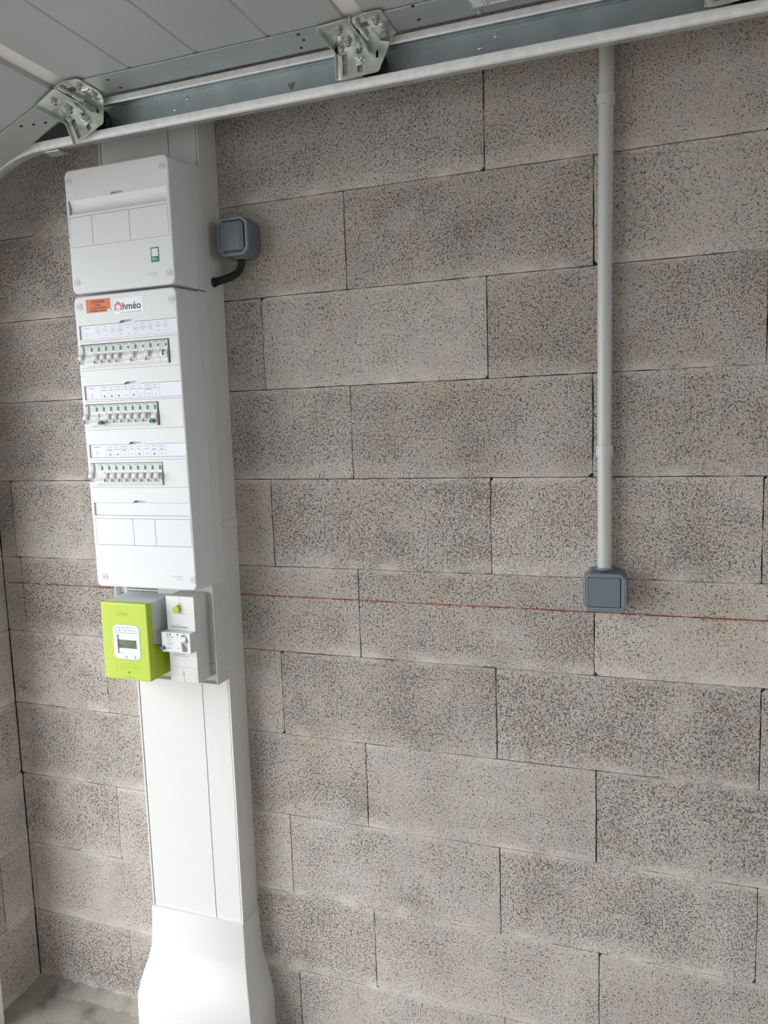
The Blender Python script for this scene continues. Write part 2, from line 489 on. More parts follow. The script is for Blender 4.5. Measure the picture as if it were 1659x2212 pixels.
def block_wall(name, rows, fmap, rnd, label):
    """rows: list of (z0, z1, [u edges]); fmap(u, depth, z) -> world; depth>0 goes into the wall"""
    bm = bmesh.new(); tone = bm.loops.layers.float_color.new('tone')
    g = 0.0007
    for z0, z1, us in rows:
        for u0, u1 in zip(us, us[1:]):
            if u1 - u0 < 0.012: continue
            lp = block_loop(u0 + g, u1 - g, z0 + g, z1 - g, rnd)
            d0 = rnd.uniform(-0.0004, 0.0010)
            def shrink(e):
                uc, zc, w_, h_ = (u0 + u1) / 2, (z0 + z1) / 2, u1 - u0, z1 - z0
                return [(uc + (p[0] - uc) * (1 - 2 * e / w_), zc + (p[1] - zc) * (1 - 2 * e / h_)) for p in lp]
            rings = [(shrink(0.0010), d0), (shrink(0.0003), d0 + 0.0004), (lp, d0 + 0.0014), (lp, 0.012)]
            vr = [[bm.verts.new(fmap(u, d, z)) for u, z in l] for l, d in rings]
            n = len(lp); fs = []
            for a, c in zip(vr, vr[1:]):
                for i in range(n): fs.append(bm.faces.new((a[i], a[(i + 1) % n], c[(i + 1) % n], c[i])))
            fs.append(bm.faces.new(vr[0]))
            col = (min(1, max(0, rnd.gauss(0.5, 0.2))), rnd.random() ** 1.3, rnd.random(), 1)
            for f in fs:
                for l in f.loops: l[tone] = col
    bmesh.ops.recalc_face_normals(bm, faces=bm.faces[:])
    me = bpy.data.meshes.new(name); bm.to_mesh(me); bm.free()
    me.materials.append(MT['block'])
    o = bpy.data.objects.new(name, me); COL.objects.link(o)
    return struct(o, label)

XC, XR, YF, ZC = -1.6237, 3.6, -3.1, 2.56
rows = []
for k in range(-3, 10):
    z1 = min(beds(k), ZC); z0 = beds(k + 1)
    if k == 9: z0 = 0.0
    if z1 - z0 < 0.01: continue
    off = OFF[k + 1] if (k + 1) in OFF else OFF[-1]
    # row k lies between bed k and k+1; row -1 is the one above bed line 0
    us = [XC] + [off + 0.5 * i for i in range(-4, 12) if XC + 0.012 < off + 0.5 * i < XR] + [XR]
    us = sorted(us + EXTRA.get(k + 1, []))
    if k == -1: us = [u for u in us if abs(u + 0.8204) > 0.01]      # that joint is slurried over
    rows.append((z0, z1, us))
wall_back = block_wall('wall_back', rows, lambda u, d, z: (u, d, z), R, 'bare grey concrete block wall behind the panel')
MB().box(XC - 0.2, XR + 0.2, 0.0105, 0.2, 0, ZC).obj('mortar_bed', MT['joint'], wall_back)

# pale mortar squeezed out of the bed joints, in broken runs
def mortar_run(mb, fm, u0, u1, z, rnd, wmax):
    n = max(3, int((u1 - u0) / 0.006)); top = []; bot = []
    for i in range(n + 1):
        t = i / n; u = u0 + (u1 - u0) * t
        w = wmax * (0.15 + 0.85 * rnd.random() ** 1.5) * min(1, 6 * t + 0.15, 6 * (1 - t) + 0.15)
        top.append((u, z + w * 0.45 + rnd.uniform(-0.0004, 0.0004))); bot.append((u, z - w * 0.6 + rnd.uniform(-0.0005, 0.0005)))
    vt = [mb.bm.verts.new(fm(u, 0.0025, zz)) for u, zz in top]; vb = [mb.bm.verts.new(fm(u, 0.0025, zz)) for u, zz in bot]
    vm = [mb.bm.verts.new(fm(u, -0.0010 - rnd.random() * 0.0008, z + rnd.uniform(-0.0005, 0.0003))) for (u, _) in top]
    for i in range(n):
        mb.bm.faces.new((vt[i], vt[i + 1], vm[i + 1], vm[i])); mb.bm.faces.new((vm[i], vm[i + 1], vb[i + 1], vb[i]))
mm = MB(); fmb = lambda u, d, z: (u, d, z)
for k in range(-1, 10):
    z = beds(k)
    dens = {4: 0.75, 6: 0.62, 7: 0.62, 8: 0.9, 9: 0.7, 5: 0.4}.get(k, 0.16)
    u = XC
    while u < 1.6:
        ln = R.uniform(0.03, 0.22)
        if R.random() < dens: mortar_run(mm, fmb, u, min(u + ln, 1.6), z, R, R.uniform(0.0016, 0.0040))
        u += ln + R.uniform(0, 0.03)
mm.obj('mortar_joint', MT['mortar'], wall_back)

# red chalk line snapped along the wall
ch = MB(); u = XC + 0.015
while u < 1.4:
    ln = R.uniform(0.008, 0.03); zz = 1.1366
    w = R.uniform(0.0008, 0.0013) if R.random() < 0.9 else 0.0004
    ch.rect(u, u + ln, zz - w + R.uniform(-.0003, .0003), zz + w * R.uniform(0.6, 1), -0.0016); u += ln + (R.uniform(0.001, 0.004) if R.random() < 0.2 else 0.0)
    for _ in range(2):
        q = R.gauss(0, 0.003); uu = u + R.uniform(-0.02, 0.02); s_ = R.uniform(0.0003, 0.0008)
        ch.rect(uu - s_, uu + s_, zz + q - s_ * 0.7, zz + q + s_ * 0.7, -0.0018)
ch.obj('chalk_line', MT['chalk'], wall_back, label='thin red chalk line across the grey blocks')

# left return wall with the open garage doorway
rl = []
for k in range(-3, 10):
    z1 = min(beds(k), ZC); z0 = beds(k + 1) if k < 9 else 0.0
    if z1 - z0 < 0.01: continue
    end = -0.20 if z0 < 2.05 else YF
    j = -0.098 if k % 2 == 0 else -0.17
    us = [end] + [x for x in ([j] if end == -0.20 else [-2.9 + 0.5 * i + (0.25 if k % 2 else 0) for i in range(6)]) if end < x < -0.02] + [0.0]
    rl.append((z0, z1, us))
fml = lambda u, d, z: (XC - d, u, z)
wall_left = block_wall('wall_left', rl, fml, R, 'narrow concrete block return wall beside the doorway')
lm = MB()
lm.box(XC - 0.2, XC - 0.0105, -0.20, 0.2, 0, ZC); lm.box(XC - 0.2, XC - 0.0105, YF, -0.2, 2.012, ZC)
lm.box(XC - 0.2, XC - 0.0105, YF, -2.85, 0, 2.012)
lm.obj('mortar_bed', MT['joint'], wall_left)
lj = MB()
for k in range(0, 10):
    if R.random() < 0.7: mortar_run(lj, fml, -0.12 + R.uniform(0, .04), -0.005, beds(k), R, 0.004)
lj.obj('mortar_joint', MT['mortar'], wall_left)

struct(MB().box(XC - 0.2, XR + 0.2, YF - 0.2, 0.2, -0.12, 0.0).obj('floor', MT['floor']), 'stained concrete floor')
struct(MB().box(XC - 0.2, XR + 0.2, YF - 0.2, 0.2, ZC, ZC + 0.1).obj('ceiling', MT['ceil']))
struct(MB().box(XC - 0.2, XR + 0.2, YF - 0.2, YF, 0, ZC).obj('wall_front', MT['ceil']))
wr = MB()
wr.box(XR, XR + 0.2, YF, 0.0, 0, 0.92); wr.box(XR, XR + 0.2, YF, 0.0, 1.98, ZC); wr.box(XR, XR + 0.2, YF, -2.31, 0.92, 1.98); wr.box(XR, XR + 0.2, -0.79, 0.0, 0.92, 1.98)
struct(wr.obj('wall_right', MT['ceil']))
wf = MB()
for q in ((-2.31, -2.26, 0.92, 1.98), (-0.84, -0.79, 0.92, 1.98), (-2.26, -0.84, 0.92, 0.97), (-2.26, -0.84, 1.93, 1.98), (-1.575, -1.525, 0.97, 1.93)): wf.box(XR + 0.06, XR + 0.11, q[0], q[1], q[2], q[3])
struct(wf.obj('added_fill_window_1', MT['sticker']))  # window added in the unseen wall to brighten the right-facing panel sides
struct(MB().box(-16, XC - 0.2, -12, 9, -0.14, -0.02).obj('ground', MT['ground']))
struct(MB().box(XR + 0.2, 16, -12, 9, -0.14, -0.02).obj('ground', MT['ground']))
# sloped mortar fillet where wall and floor meet in the corner
fl = MB(); ring = []
n = 40
A = []; B = []; Cc = []
for i in range(n + 1):
    x = XC + (0.42) * i / n
    w = 0.030 + 0.012 * R.random() + 0.03 * math.exp(-((x - XC) / 0.08) ** 2); h = 0.014 + 0.008 * R.random()
    A.append(fl.bm.verts.new((x, 0.004, h))); Cc.append(fl.bm.verts.new((x, -w * 0.4, h * 0.45))); B.append(fl.bm.verts.new((x, -w, 0.0002)))
for i in range(n):
    fl.bm.faces.new((A[i], A[i + 1], Cc[i + 1], Cc[i])); fl.bm.faces.new((Cc[i], Cc[i + 1], B[i + 1], B[i]))
struct(fl.obj('trim_1', MT['floor'], angle=80), 'mortar fillet at the foot of the block wall')
# white steel post of the doorway
dp = MB()
dp.prism([(XC + 0.001, -0.155), (XC + 0.033, -0.160), (XC + 0.033, -0.235), (XC + 0.029, -0.235), (XC + 0.029, -0.168), (XC + 0.001, -0.163)], 'z', 0.0, 2.0)
struct(dp.obj('trim_2', MT['sticker']), 'white metal post at the edge of the doorway')

# ------------------------------------------------------------------ wall trunking
TX0, TX1, TY = -1.1665, -0.912, -0.070
tr = thing('wall_trunking', 'tall white plastic cable trunking running up the block wall behind the panels', 'cable trunking', (-1.04, 0, 0.30))
b = MB()
b.box(TX0, TX0 + 0.0045, TY, 0.0, 0.345, ZC, 0.0008); b.box(TX1 - 0.0045, TX1, TY, 0.0, 0.345, ZC, 0.0008)
b.box(TX0 + 0.0045, TX1 - 0.0045, -0.006, 0.0, 0.345, ZC)
b.obj('channel', MT['trunk'], tr)
b = MB().box(TX0 + 0.0058, -0.9868, -0.0685, -0.060, 0.345, ZC, 0.0008); b.obj('cover', MT['trunk'], tr, label='wider trunking cover')
b = MB().box(-0.9852, TX1 - 0.0062, -0.0685, -0.060, 0.345, ZC, 0.0008); b.obj('cover', MT['trunk'], tr, label='narrow trunking cover')
b = MB().box(TX1 - 0.004, TX1 + 0.0022, -0.066, -0.0005, 1.2965, 1.3155, 0.0006)
b.obj('joint_sleeve', MT['trunk'], tr)

# flared foot
ft = thing('trunking_foot', 'flared white plastic foot cover standing on the floor under the trunking', 'trunking base', (-1.04, -0.05, 0))
prof = [(0.000, 0.1600, 0.117), (0.10, 0.1600, 0.116), (0.135, 0.1592, 0.114), (0.160, 0.1560, 0.110), (0.185, 0.1505, 0.103), (0.205, 0.1450, 0.096), (0.225, 0.1395, 0.089), (0.245, 0.1355, 0.083), (0.262, 0.1330, 0.080), (0.30, 0.1315, 0.077), (0.357, 0.1290, 0.0745)]
def catm(P, t):
    n = len(P) - 1; i = min(int(t), n - 1); f = t - i
    g = lambda k: P[max(0, min(n, k))]
    o = []
    for a, bb, c, d in zip(g(i - 1), g(i), g(i + 1), g(i + 2)):
        o.append(0.5 * (2 * bb + (c - a) * f + (2 * a - 5 * bb + 4 * c - d) * f * f + (3 * bb - a - 3 * c + d) * f ** 3))
    return o
rings = []; CX = -1.0395
for i in range(61):
    z, hw, d = catm(prof, (len(prof) - 1) * i / 60)
    r = 0.004
    ring = [(CX - hw, -0.0005), (CX - hw, -d + r), (CX - hw + r * 0.3, -d + r * 0.3), (CX - hw + r, -d), (CX + hw - r, -d), (CX + hw - r * 0.3, -d + r * 0.3), (CX + hw, -d + r), (CX + hw, -0.0005)]
    rings.append([(x, y, z) for x, y in ring])
b = MB().loft(rings); b.obj('foot_cover', MT['trunk'], ft, angle=40)

# ------------------------------------------------------------------ enclosures
YFN = -0.170
EX0, EX1 = -1.1783, -0.9205
def cross_screw(x, z, y, parent, rot, name='cover_screw'):
    m = MB()
    m.lathe([(0.0078, 0.003), (0.0078, -0.0002), (0.0073, -0.0010), (0.0066, -0.0010), (0.0063, 0.0004), (0.0056, 0.0004), (0.0052, -0.0008), (0.0005, -0.0010)], (x, y, z), 'y', 28)
    o = m.obj(name, MT['white'], parent)
    c = MB(); ca, sa = math.cos(rot), math.sin(rot)
    for (dx, dz) in ((ca, sa), (-sa, ca)):
        px, pz = -dz, dx
        l, w = 0.0036, 0.0006
        c.quad([(x + dx * l + px * w, y - 0.00115, z + dz * l + pz * w), (x + dx * l - px * w, y - 0.00115, z + dz * l - pz * w), (x - dx * l - px * w, y - 0.00115, z - dz * l - pz * w), (x - dx * l + px * w, y - 0.00115, z - dz * l + pz * w)])
    c.obj('cross_slot', MT['inklight'], o)

def hump(x0, x1, z0, z1, a, bb, h=0.0048):
    return [(x0, z0), (x1, z0), (x1, z1), (bb + 0.006, z1), (bb, z1 + h), (a, z1 + h), (a - 0.006, z1), (x0, z1)]

def enclosure(name, label, z0, z1, holes, root_z):
    t = thing(name, label, 'electrical panel', (-1.05, -0.07, root_z))
    # back frame, flush with the trunking sides
    bz0, bz1 = z0 - 0.0015, z1 + 0.0015
    m = MB()
    rim = lambda x0, x1, a, c: [(x0, a), (x1, a), (x1, c), (x0, c)]
    m.box(EX0 + 0.0005, TX1, -0.1005, -0.0705, bz0, bz1, 0.001)
    m.obj('back_frame', MT['white'], t)
    # cover: drafted shell with rounded front edge and openings
    m = MB()
    lp0 = rrect(EX0 + 0.0005, TX1 - 0.0015, z0 - 0.001, z1 + 0.001, 0.006)
    lp1 = rrect(EX0, EX1, z0, z1, 0.0125)
    rings = [(lp0, -0.101), (lp1, YFN + 0.0032), (inset(lp1, 0.0010), YFN + 0.0010), (inset(lp1, 0.0034), YFN)]
    vr = [[m.bm.verts.new((x, y, z)) for x, z in l] for l, y in rings]
    n = len(lp0)
    for a, c in zip(vr, vr[1:]):
        for i in range(n): m.bm.faces.new((a[i], a[(i + 1) % n], c[(i + 1) % n], c[i]))
    hv = []
    for h in holes:
        k = len(h)
        a = [m.bm.verts.new((x, YFN, z)) for x, z in h]; c = [m.bm.verts.new((x, YFN + 0.010, z)) for x, z in h]
        for i in range(k): m.bm.faces.new((a[i], a[(i + 1) % k], c[(i + 1) % k], c[i]))
        hv.append(a)
    fill_holes(m.bm, [rings[-1][0]] + list(holes), [vr[-1]] + hv)
    m.obj('cover', MT['white'], t, angle=20)
    return t

def blank(m, x0, x1, z0, z1):
    m.slab(rrect(x0 + 0.0004, x1 - 0.0004, z0 + 0.0004, z1 - 0.0004), YFN - 0.0001, YFN + 0.008, 0.0005)

def brand(x, z, parent, s=1.0):
    m = MB()
    text_into(m, 'Schneider', x, z, YFN - 0.0003, 0.0078 * s)
    text_into(m, 'Electric', x + 0.0125 * s, z - 0.0062 * s, YFN - 0.0003, 0.0062 * s)
    m.obj('embossed_lettering', MT['emboss'], parent)
MT['emboss'] = mat('embossed_white', (0.66, 0.66, 0.67, 1), 0.5)

# upper one
h1 = [hump(-1.1722, -0.9283, 1.9765, 2.0062, -1.0600, -1.0370), rrect(-1.1728, -0.9280, 1.9097, 1.9715)]
up = enclosure('electrical_panel', 'small square white electrical panel at the top, with blank plates and a green sticker', 1.8145, 2.0665, h1, 1.8145)
m = MB()
m.prism([(YFN + 0.0098, 2.0125), (YFN + 0.0015, 2.0060), (YFN + 0.0040, 2.000), (YFN + 0.0062, 1.9900), (YFN + 0.0050, 1.979), (YFN + 0.0010, 1.9762), (YFN + 0.0098, 1.976)], 'x', -1.1700, -0.9284)
m.obj('label_holder', MT['white'], up, angle=60)
for a, c in ((-1.1726, -1.1150), (-1.1150, -1.0218), (-1.0218, -0.9281)):
    m = MB(); blank(m, a, c, 1.9099, 1.9713); m.obj('blanking_plate', MT['white'], up)
for (x, z), r_ in zip(((-1.1668, 2.0452), (-0.9353, 2.0440), (-0.9333, 1.8358), (-1.1650, 1.8378)), (0.8, 0.2, 1.0, 0.1)):
    cross_screw(x, z, YFN, up, r_)
g = MB().slab(rrect(-0.9749, -0.9551, 1.8613, 1.8903, 0.0012, 3), YFN - 0.0003, YFN)
g = g.obj('green_sticker', MT['green'], up, label='small green sticker')
m = MB(); m.rect(-0.9726, -0.9573, 1.8725, 1.8878, YFN - 0.0005)
for z, w in ((1.8697, 0.5), (1.8675, 0.95), (1.8653, 0.75)): greek(m, -0.9726, -0.9726 + 0.0150 * w, z, 0.0010, YFN - 0.0005, R)
m.obj('sticker_print', MT['sticker'], g)
brand(-0.9860, 1.8375, up, 0.85)

# main one, four rows; it hangs a few millimetres out of plumb
LEAN = 0.0088
H = []
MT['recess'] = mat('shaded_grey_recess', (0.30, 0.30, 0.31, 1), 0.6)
ROWS = [  # label strip z0,z1 ; device row z0,z1 ; window right edge ; device z-centre
    (1.7180, 1.7478, 1.6528, 1.7138, -0.9450),
    (1.5905, 1.6208, 1.5260, 1.5870, -0.9820),
    (1.4658, 1.4941, 1.4008, 1.4606, -0.9828),
    (1.3400, 1.3685, 1.2747, 1.3336, None)]
for i, (a, c, d, e, w) in enumerate(ROWS):
    H.append(hump(-1.1697, -0.9254, a, c, -1.0605, -1.0350))
    H.append(rrect(-1.1694, -0.9247, d, e))
mp = enclosure('electrical_panel', 'tall white electrical panel with three rows of breakers, an orange sticker and a logo', 1.1810, 1.8090, H, 1.1810)
for (x, z), r_ in zip(((-1.1640, 1.7875), (-0.9332, 1.7845), (-1.1565, 1.2035), (-0.9285, 1.2042)), (0.9, 0.3, 0.25, 0.15)):
    cross_screw(x, z, YFN, mp, r_)
brand(-0.9800, 1.2085, mp, 0.85)
CELLS = [[-1.132, -1.112, -1.094, -1.075, -1.056, -1.037, -1.018, -1.000, -0.981, -0.962, -0.944],
         [-1.129, -1.110, -1.092, -1.073, -1.054, -1.035, -1.016, -0.998, -0.979],
         [-1.127, -1.108, -1.089, -1.070, -1.051, -1.032, -1.013, -0.994, -0.975], []]
for i, (a, c, d, e, w) in enumerate(ROWS):
    x0, x1 = -1.1690, -0.9259
    st = MB().box(x0, x1, YFN + 0.0026, YFN + 0.009, a + 0.0006, c - 0.0006).obj('label_strip', MT['paper'] if i < 3 else MT['white'], mp, label='printed paper label strip' if i < 3 else 'empty white label strip')
    m = MB().slab(hump(x0, x1, a + 0.0004, c - 0.0004, -1.0600, -1.0355), YFN + 0.0082, YFN + 0.0092)
    m.obj('label_holder', MT['white'], mp)
    if i < 3:
        m = MB(); yy = YFN + 0.0024; rn = random.Random(40 + i); hh = c - a
        greek(m, x0 + 0.0105, x0 + 0.0250, c - 0.0056, 0.0013, yy, rn)
        for q in range(3):
            greek(m, x0 + 0.0175 - 0.0035 + q * 0.0008, x0 + 0.0175 + 0.0035 - q * 0.001, a + 0.0118 - q * 0.0038, 0.0011, yy, rn)
        cells = CELLS[i]
        for u0, u1 in zip(cells, cells[1:]):
            cxm = (u0 + u1) / 2
            wl = rn.uniform(0.0028, 0.0062)
            greek(m, cxm - wl, cxm + wl, c - 0.0052, 0.0011, yy, rn)
            for q in range(rn.choice((1, 1, 2)) if i else rn.choice((1, 2, 3))):
                wl = rn.uniform(0.004, 0.0072); greek(m, cxm - wl, cxm + wl, c - 0.0108 - q * 0.0030, 0.0010, yy, rn)
            if i:
                s_ = 0.0021; zc = a + 0.0068
                k_ = rn.random()
                if k_ < 0.45:
                    for (p, q, r2, s2) in ((-s_, s_, -s_, -s_ + .0006), (-s_, s_, s_ - .0006, s_), (-s_, -s_ + .0006, -s_, s_), (s_ - .0006, s_, -s_, s_)):
                        m.rect(cxm + p, cxm + q, zc + r2, zc + s2, yy)
                    m.rect(cxm - s_ * .4, cxm + s_ * .5, zc - s_ * .5, zc + s_ * .4, yy)
                elif k_ < 0.6:
                    m.lathe([(0.0019, 0), (0.0019, 0.0001)], (cxm, yy, zc), 'y', 12)
                else:
                    for k2 in range(12):
                        t0, t1 = 2 * math.pi * k2 / 12, 2 * math.pi * (k2 + 1) / 12
                        m.quad([(cxm + r3 * math.cos(t), yy, zc + r3 * math.sin(t)) for r3, t in ((0.002, t0), (0.002, t1), (0.0016, t1), (0.0016, t0))])
            elif rn.random() < 0.6:
                m.quad([(cxm - 0.0014, yy, a + 0.0055), (cxm + 0.0014, yy, a + 0.0055), (cxm + 0.0002, yy, a + 0.009), (cxm - 0.0002, yy, a + 0.009)])
        m.obj('small_lettering', MT['inklight'] if i == 0 else MT['ink'], st)
        m = MB()
        if i:
            for u0 in cells: m.rect(u0 - 0.00025, u0 + 0.00025, a + 0.0025, c - 0.0012, YFN + 0.0025)
            m.obj('column_rules', MT['inklight'], st)
    # blanking plates round the window
    rx0, rx1 = -1.1692, -0.9249
    if w is not None:
        m = MB()
        m.slab([(rx0, e - 0.0058), (w - 0.0002, e - 0.0058), (w - 0.0002, d + 0.0062), (rx0, d + 0.0062), (rx0, d + 0.0004), (rx1, d + 0.0004), (rx1, e - 0.0004), (rx0, e - 0.0004)], YFN - 0.0001, YFN + 0.004, 0.0004)
        m.obj('blanking_plate', MT['white'], mp)
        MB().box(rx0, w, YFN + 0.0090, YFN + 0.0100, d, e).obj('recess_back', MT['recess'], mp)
    else:
        for p, q in ((rx0, -1.0700), (-1.0700, -1.0138), (-1.0138, rx1)):
            m = MB(); blank(m, p, q, d + 0.0002, e - 0.0002); m.obj('blanking_plate', MT['white'], mp)

# stickers on the main panel
YS = YFN - 0.0003
def quadloop(pts): return pts
m = MB().slab([(-1.1465, 1.7728), (-1.0935, 1.7725), (-1.0905, 1.7765), (-1.0842, 1.7790), (-1.0842, 1.8000), (-1.1464, 1.8010)], YS, YFN)
os_ = m.obj('warning_sticker', MT['orange'], mp, label='orange warning sticker with a peeling corner')
m = MB().quad([(-1.0935, YS - 0.0001, 1.7725), (-1.0838, YS - 0.0001, 1.7736), (-1.0842, YS - 0.0008, 1.7790), (-1.0905, YS - 0.0012, 1.7768)])
m.obj('peeled_corner', MT['sticker'], os_, label='white peeled corner')
m = MB(); y = YS - 0.0002
text_into(m, 'ATTENTION', -1.1165, 1.7925, y, 0.0058, 'CENTER', 0.00010, 1.05)
for p in ((-1.1310, -1.1020, 1.7972, 1.7976), (-1.1310, -1.1020, 1.7912, 1.7916), (-1.1310, -1.1306, 1.7912, 1.7976), (-1.1024, -1.1020, 1.7912, 1.7976)): m.rect(p[0], p[1], p[2], p[3], y)
text_into(m, 'Vérifier', -1.1160, 1.7862, y, 0.0054, 'CENTER', 0.0001)
text_into(m, 'le Serrage des Bornes', -1.1150, 1.7806, y, 0.0051, 'CENTER', 0.0001, 0.92)
text_into(m, 'avant Mise en Service', -1.1165, 1.7750, y, 0.0051, 'CENTER', 0.0001, 0.92)
m.obj('sticker_lettering', MT['brown'], os_)
m = MB().slab(rrect(-1.0742, -1.0012, 1.7652, 1.7968, 0.001, 2), YS, YFN)
MT['logo_film'] = mat('logo_sticker_film', (0.78, 0.80, 0.84, 1), 0.3)
ls = m.obj('logo_sticker', MT['logo_film'], mp, label='white logo sticker with navy and pink lettering')
y = YS - 0.0002
m = MB(); cx, cz = -1.0645, 1.7800
# pink house with an arch cut out (an omega)
outer = [(-0.0088, -0.0068), (-0.0052, -0.0068), ]
pts = [(-0.0090, -0.0074), (-0.0046, -0.0074), (-0.0046, -0.0050), (-0.0064, -0.0050)]
arch = [(0.0052 * math.cos(t), -0.0014 + 0.0054 * math.sin(t)) for t in [math.radians(215 - 250 * i / 16) for i in range(17)]]
house = [(-0.0090, -0.0074)] + [(-0.0040, -0.0074), (-0.0040, -0.0052)] + arch + [(0.0040, -0.0052), (0.0040, -0.0074), (0.0090, -0.0074), (0.0090, 0.0046), (0.0, 0.0122), (-0.0090, 0.0046)]
tri = geometry.tessellate_polygon([[Vector((p[0] * 1000, p[1] * 1000, 0)) for p in house]])
vs = [m.bm.verts.new((cx + p[0], y, cz + p[1])) for p in house]
for t in tri: m.bm.faces.new([vs[i] for i in t])
text_into(m, 'Pour une maison branchée!', -1.0590, 1.7664, y, 0.0046, 'LEFT', 0.0, 1.02)
m.obj('pink_lettering', MT['pink'], ls, label='pink house mark and tagline')
m = MB(); m.rect(cx - 0.0006, cx + 0.0006, cz - 0.0092, cz - 0.0022, y)
text_into(m, 'hméo', -1.0545, 1.7735, y, 0.0205, 'LEFT', 0.00035, 1.0)
m.obj('navy_lettering', MT['navy'], ls)

LEAN = 0.0
# ------------------------------------------------------------------ modular devices (local origin: bottom left of module front)
PW = 0.01868
GREENT = MB()
def dev_meshes():
    D = {}
    prof = [(0.0095, 0.0), (-0.0022, 0.0), (-0.0030, 0.0010), (-0.0032, 0.0105), (-0.0062, 0.0140), (-0.0066, 0.0215), (-0.0028, 0.0275), (-0.0018, 0.0300), (-0.0014, 0.0475), (-0.0008, 0.0480), (0.0095, 0.0480)]
    D['housing'] = MB().prism(prof, 'x', 0.00025, PW - 0.00025, 0.0003).mesh('housing', MT['cbwhite'], 40)
    D['housing2'] = MB().prism(prof, 'x', 0.00025, 2 * PW - 0.00025, 0.0003).mesh('housing', MT['cbwhite'], 40)
    lv = MB().prism([(-0.0050, 0.0130), (-0.0125, 0.0185), (-0.0128, 0.0215), (-0.0095, 0.0265), (-0.0040, 0.0285), (-0.0040, 0.0150)], 'x', 0.0042, 0.0148, 0.0009)
    D['lever'] = lv.mesh('lever', MT['cbwhite'], 40)
    lv = MB().prism([(-0.0050, 0.0060), (-0.0112, 0.0055), (-0.0128, 0.0085), (-0.0115, 0.0118), (-0.0050, 0.0130)], 'x', 0.0040, 0.0150, 0.0009)
    D['leverdown'] = lv.mesh('lever', MT['greentoggle'], 40)
    g = MB().slab(rrect(0.0118, 0.0166, 0.0335, 0.0425, 0.0006, 2), -0.0022, -0.0014)
    D['green'] = g.mesh('green_mark', MT['green'])
    g = MB().slab(rrect(0.0126, 0.0164, 0.0350, 0.0405, 0.0006, 2), -0.0022, -0.0014)
    D['greensmall'] = g.mesh('green_mark', MT['green'])
    t = MB(); text_into(t, 'Schneider', 0.0022, 0.0442, -0.0020, 0.0036, 'LEFT', 0.00005, 0.95)
    D['brand'] = t.mesh('green_lettering', MT['green'])
    t = MB(); rn = random.Random(5)
    for z, w in ((0.0412, 0.006), (0.0390, 0.0075), (0.0368, 0.0055), (0.0335, 0.009)): greek(t, 0.0022, 0.0022 + w, z, 0.0007, -0.0022, rn)
    D['print'] = t.mesh('small_lettering', MT['inklight']); t = MB()
    greek(t, 0.0030, 0.0080, 0.0035, 0.0013, -0.0037, rn); greek(t, 0.0112, 0.0160, 0.0035, 0.0013, -0.0037, rn)
    D['rating'] = t.mesh('rating_lettering', MT['inklight'])
    t = MB()   # bracket shaped slot beside the toggle
    for p in ((0.0036, 0.0043, 0.0085, 0.0205), (0.0036, 0.0125, 0.0085, 0.0092), (0.0036, 0.0075, 0.0150, 0.0155)):
        t.box(p[0], p[1], -0.0070, -0.0050, p[2], p[3])
    D['slot'] = t.mesh('toggle_slot', MT['ink'])
    k = MB(); cx, cz = 0.0092, 0.0185; yk = -0.0068
    k.lathe([(0.0024, 0), (0.0024, 0.0012)], (cx, yk - 0.0001, cz), 'y', 14); k.box(cx - 0.0010, cx + 0.0010, yk, -0.0030, cz - 0.0010, cz + 0.0085)
    k.box(cx - 0.0036, cx + 0.0036, yk, -0.0050, cz + 0.0003, cz + 0.0011)
    D['key'] = k.mesh('status_window', MT['black'])
    t = MB(); t.prism([(-0.0030, 0.0), (-0.0056, 0.006), (-0.0056, 0.0200), (-0.0020, 0.0235)], 'x', 0.0008, 0.0135, 0.0012)
    D['testbutton'] = t.mesh('test_button', MT['clip'], 45)
    return D
DM = dev_meshes()
def child(name, me, parent, off=(0, 0, 0)):
    o = bpy.data.objects.new(name, me); COL.objects.link(o); o.parent = parent; o.location = off; return o
ORD = ['first', 'second', 'third', 'fourth', 'fifth', 'sixth', 'seventh', 'eighth', 'ninth', 'tenth', 'eleventh']
def device(kind, x, z, label, group):
    nm, cat = {'lever': ('circuit_breaker', 'circuit breaker'), 'down': ('circuit_breaker', 'circuit breaker'), 'plain': ('auxiliary_module', 'electrical module'), 'key': ('surge_protector', 'surge protector'), 'rcd': ('residual_current_device', 'residual current device')}[kind]
    t = thing(nm, label, cat, (x, YFN, z), group)
    child('housing', DM['housing2' if kind == 'rcd' else 'housing'], t)
    ox = PW if kind == 'rcd' else 0.0
    child('green_mark', DM['greensmall' if kind in ('plain', 'key') else 'green'], t, (ox, 0, 0))
    child('green_lettering', DM['brand'], t, (ox, 0, 0))
    child('small_lettering', DM['print'], t, (ox, 0, 0)); child('rating_lettering', DM['rating'], t, (ox, 0, 0))
    if kind == 'lever':
        lv = child('lever', DM['lever'], t); child('toggle_slot', DM['slot'], t)
    elif kind == 'down':
        child('lever', DM['leverdown'], t); child('toggle_slot', DM['slot'], t, (0, 0, 0.0055))
    elif kind == 'key':
        child('status_window', DM['key'], t)
    elif kind == 'rcd':
        child('lever', DM['lever'], t, (-0.0015, 0, 0)); child('toggle_slot', DM['slot'], t, (-0.0015, 0, 0))
        child('test_button', DM['testbutton'], t, (0, 0.001, 0.0250))
    return t
R1 = ['lever', 'lever', 'lever', 'lever', 'plain', 'lever', 'plain', 'lever', 'plain', 'key']
R2 = ['down'] + ['lever'] * 6 + ['down']
R3 = ['lever'] * 8
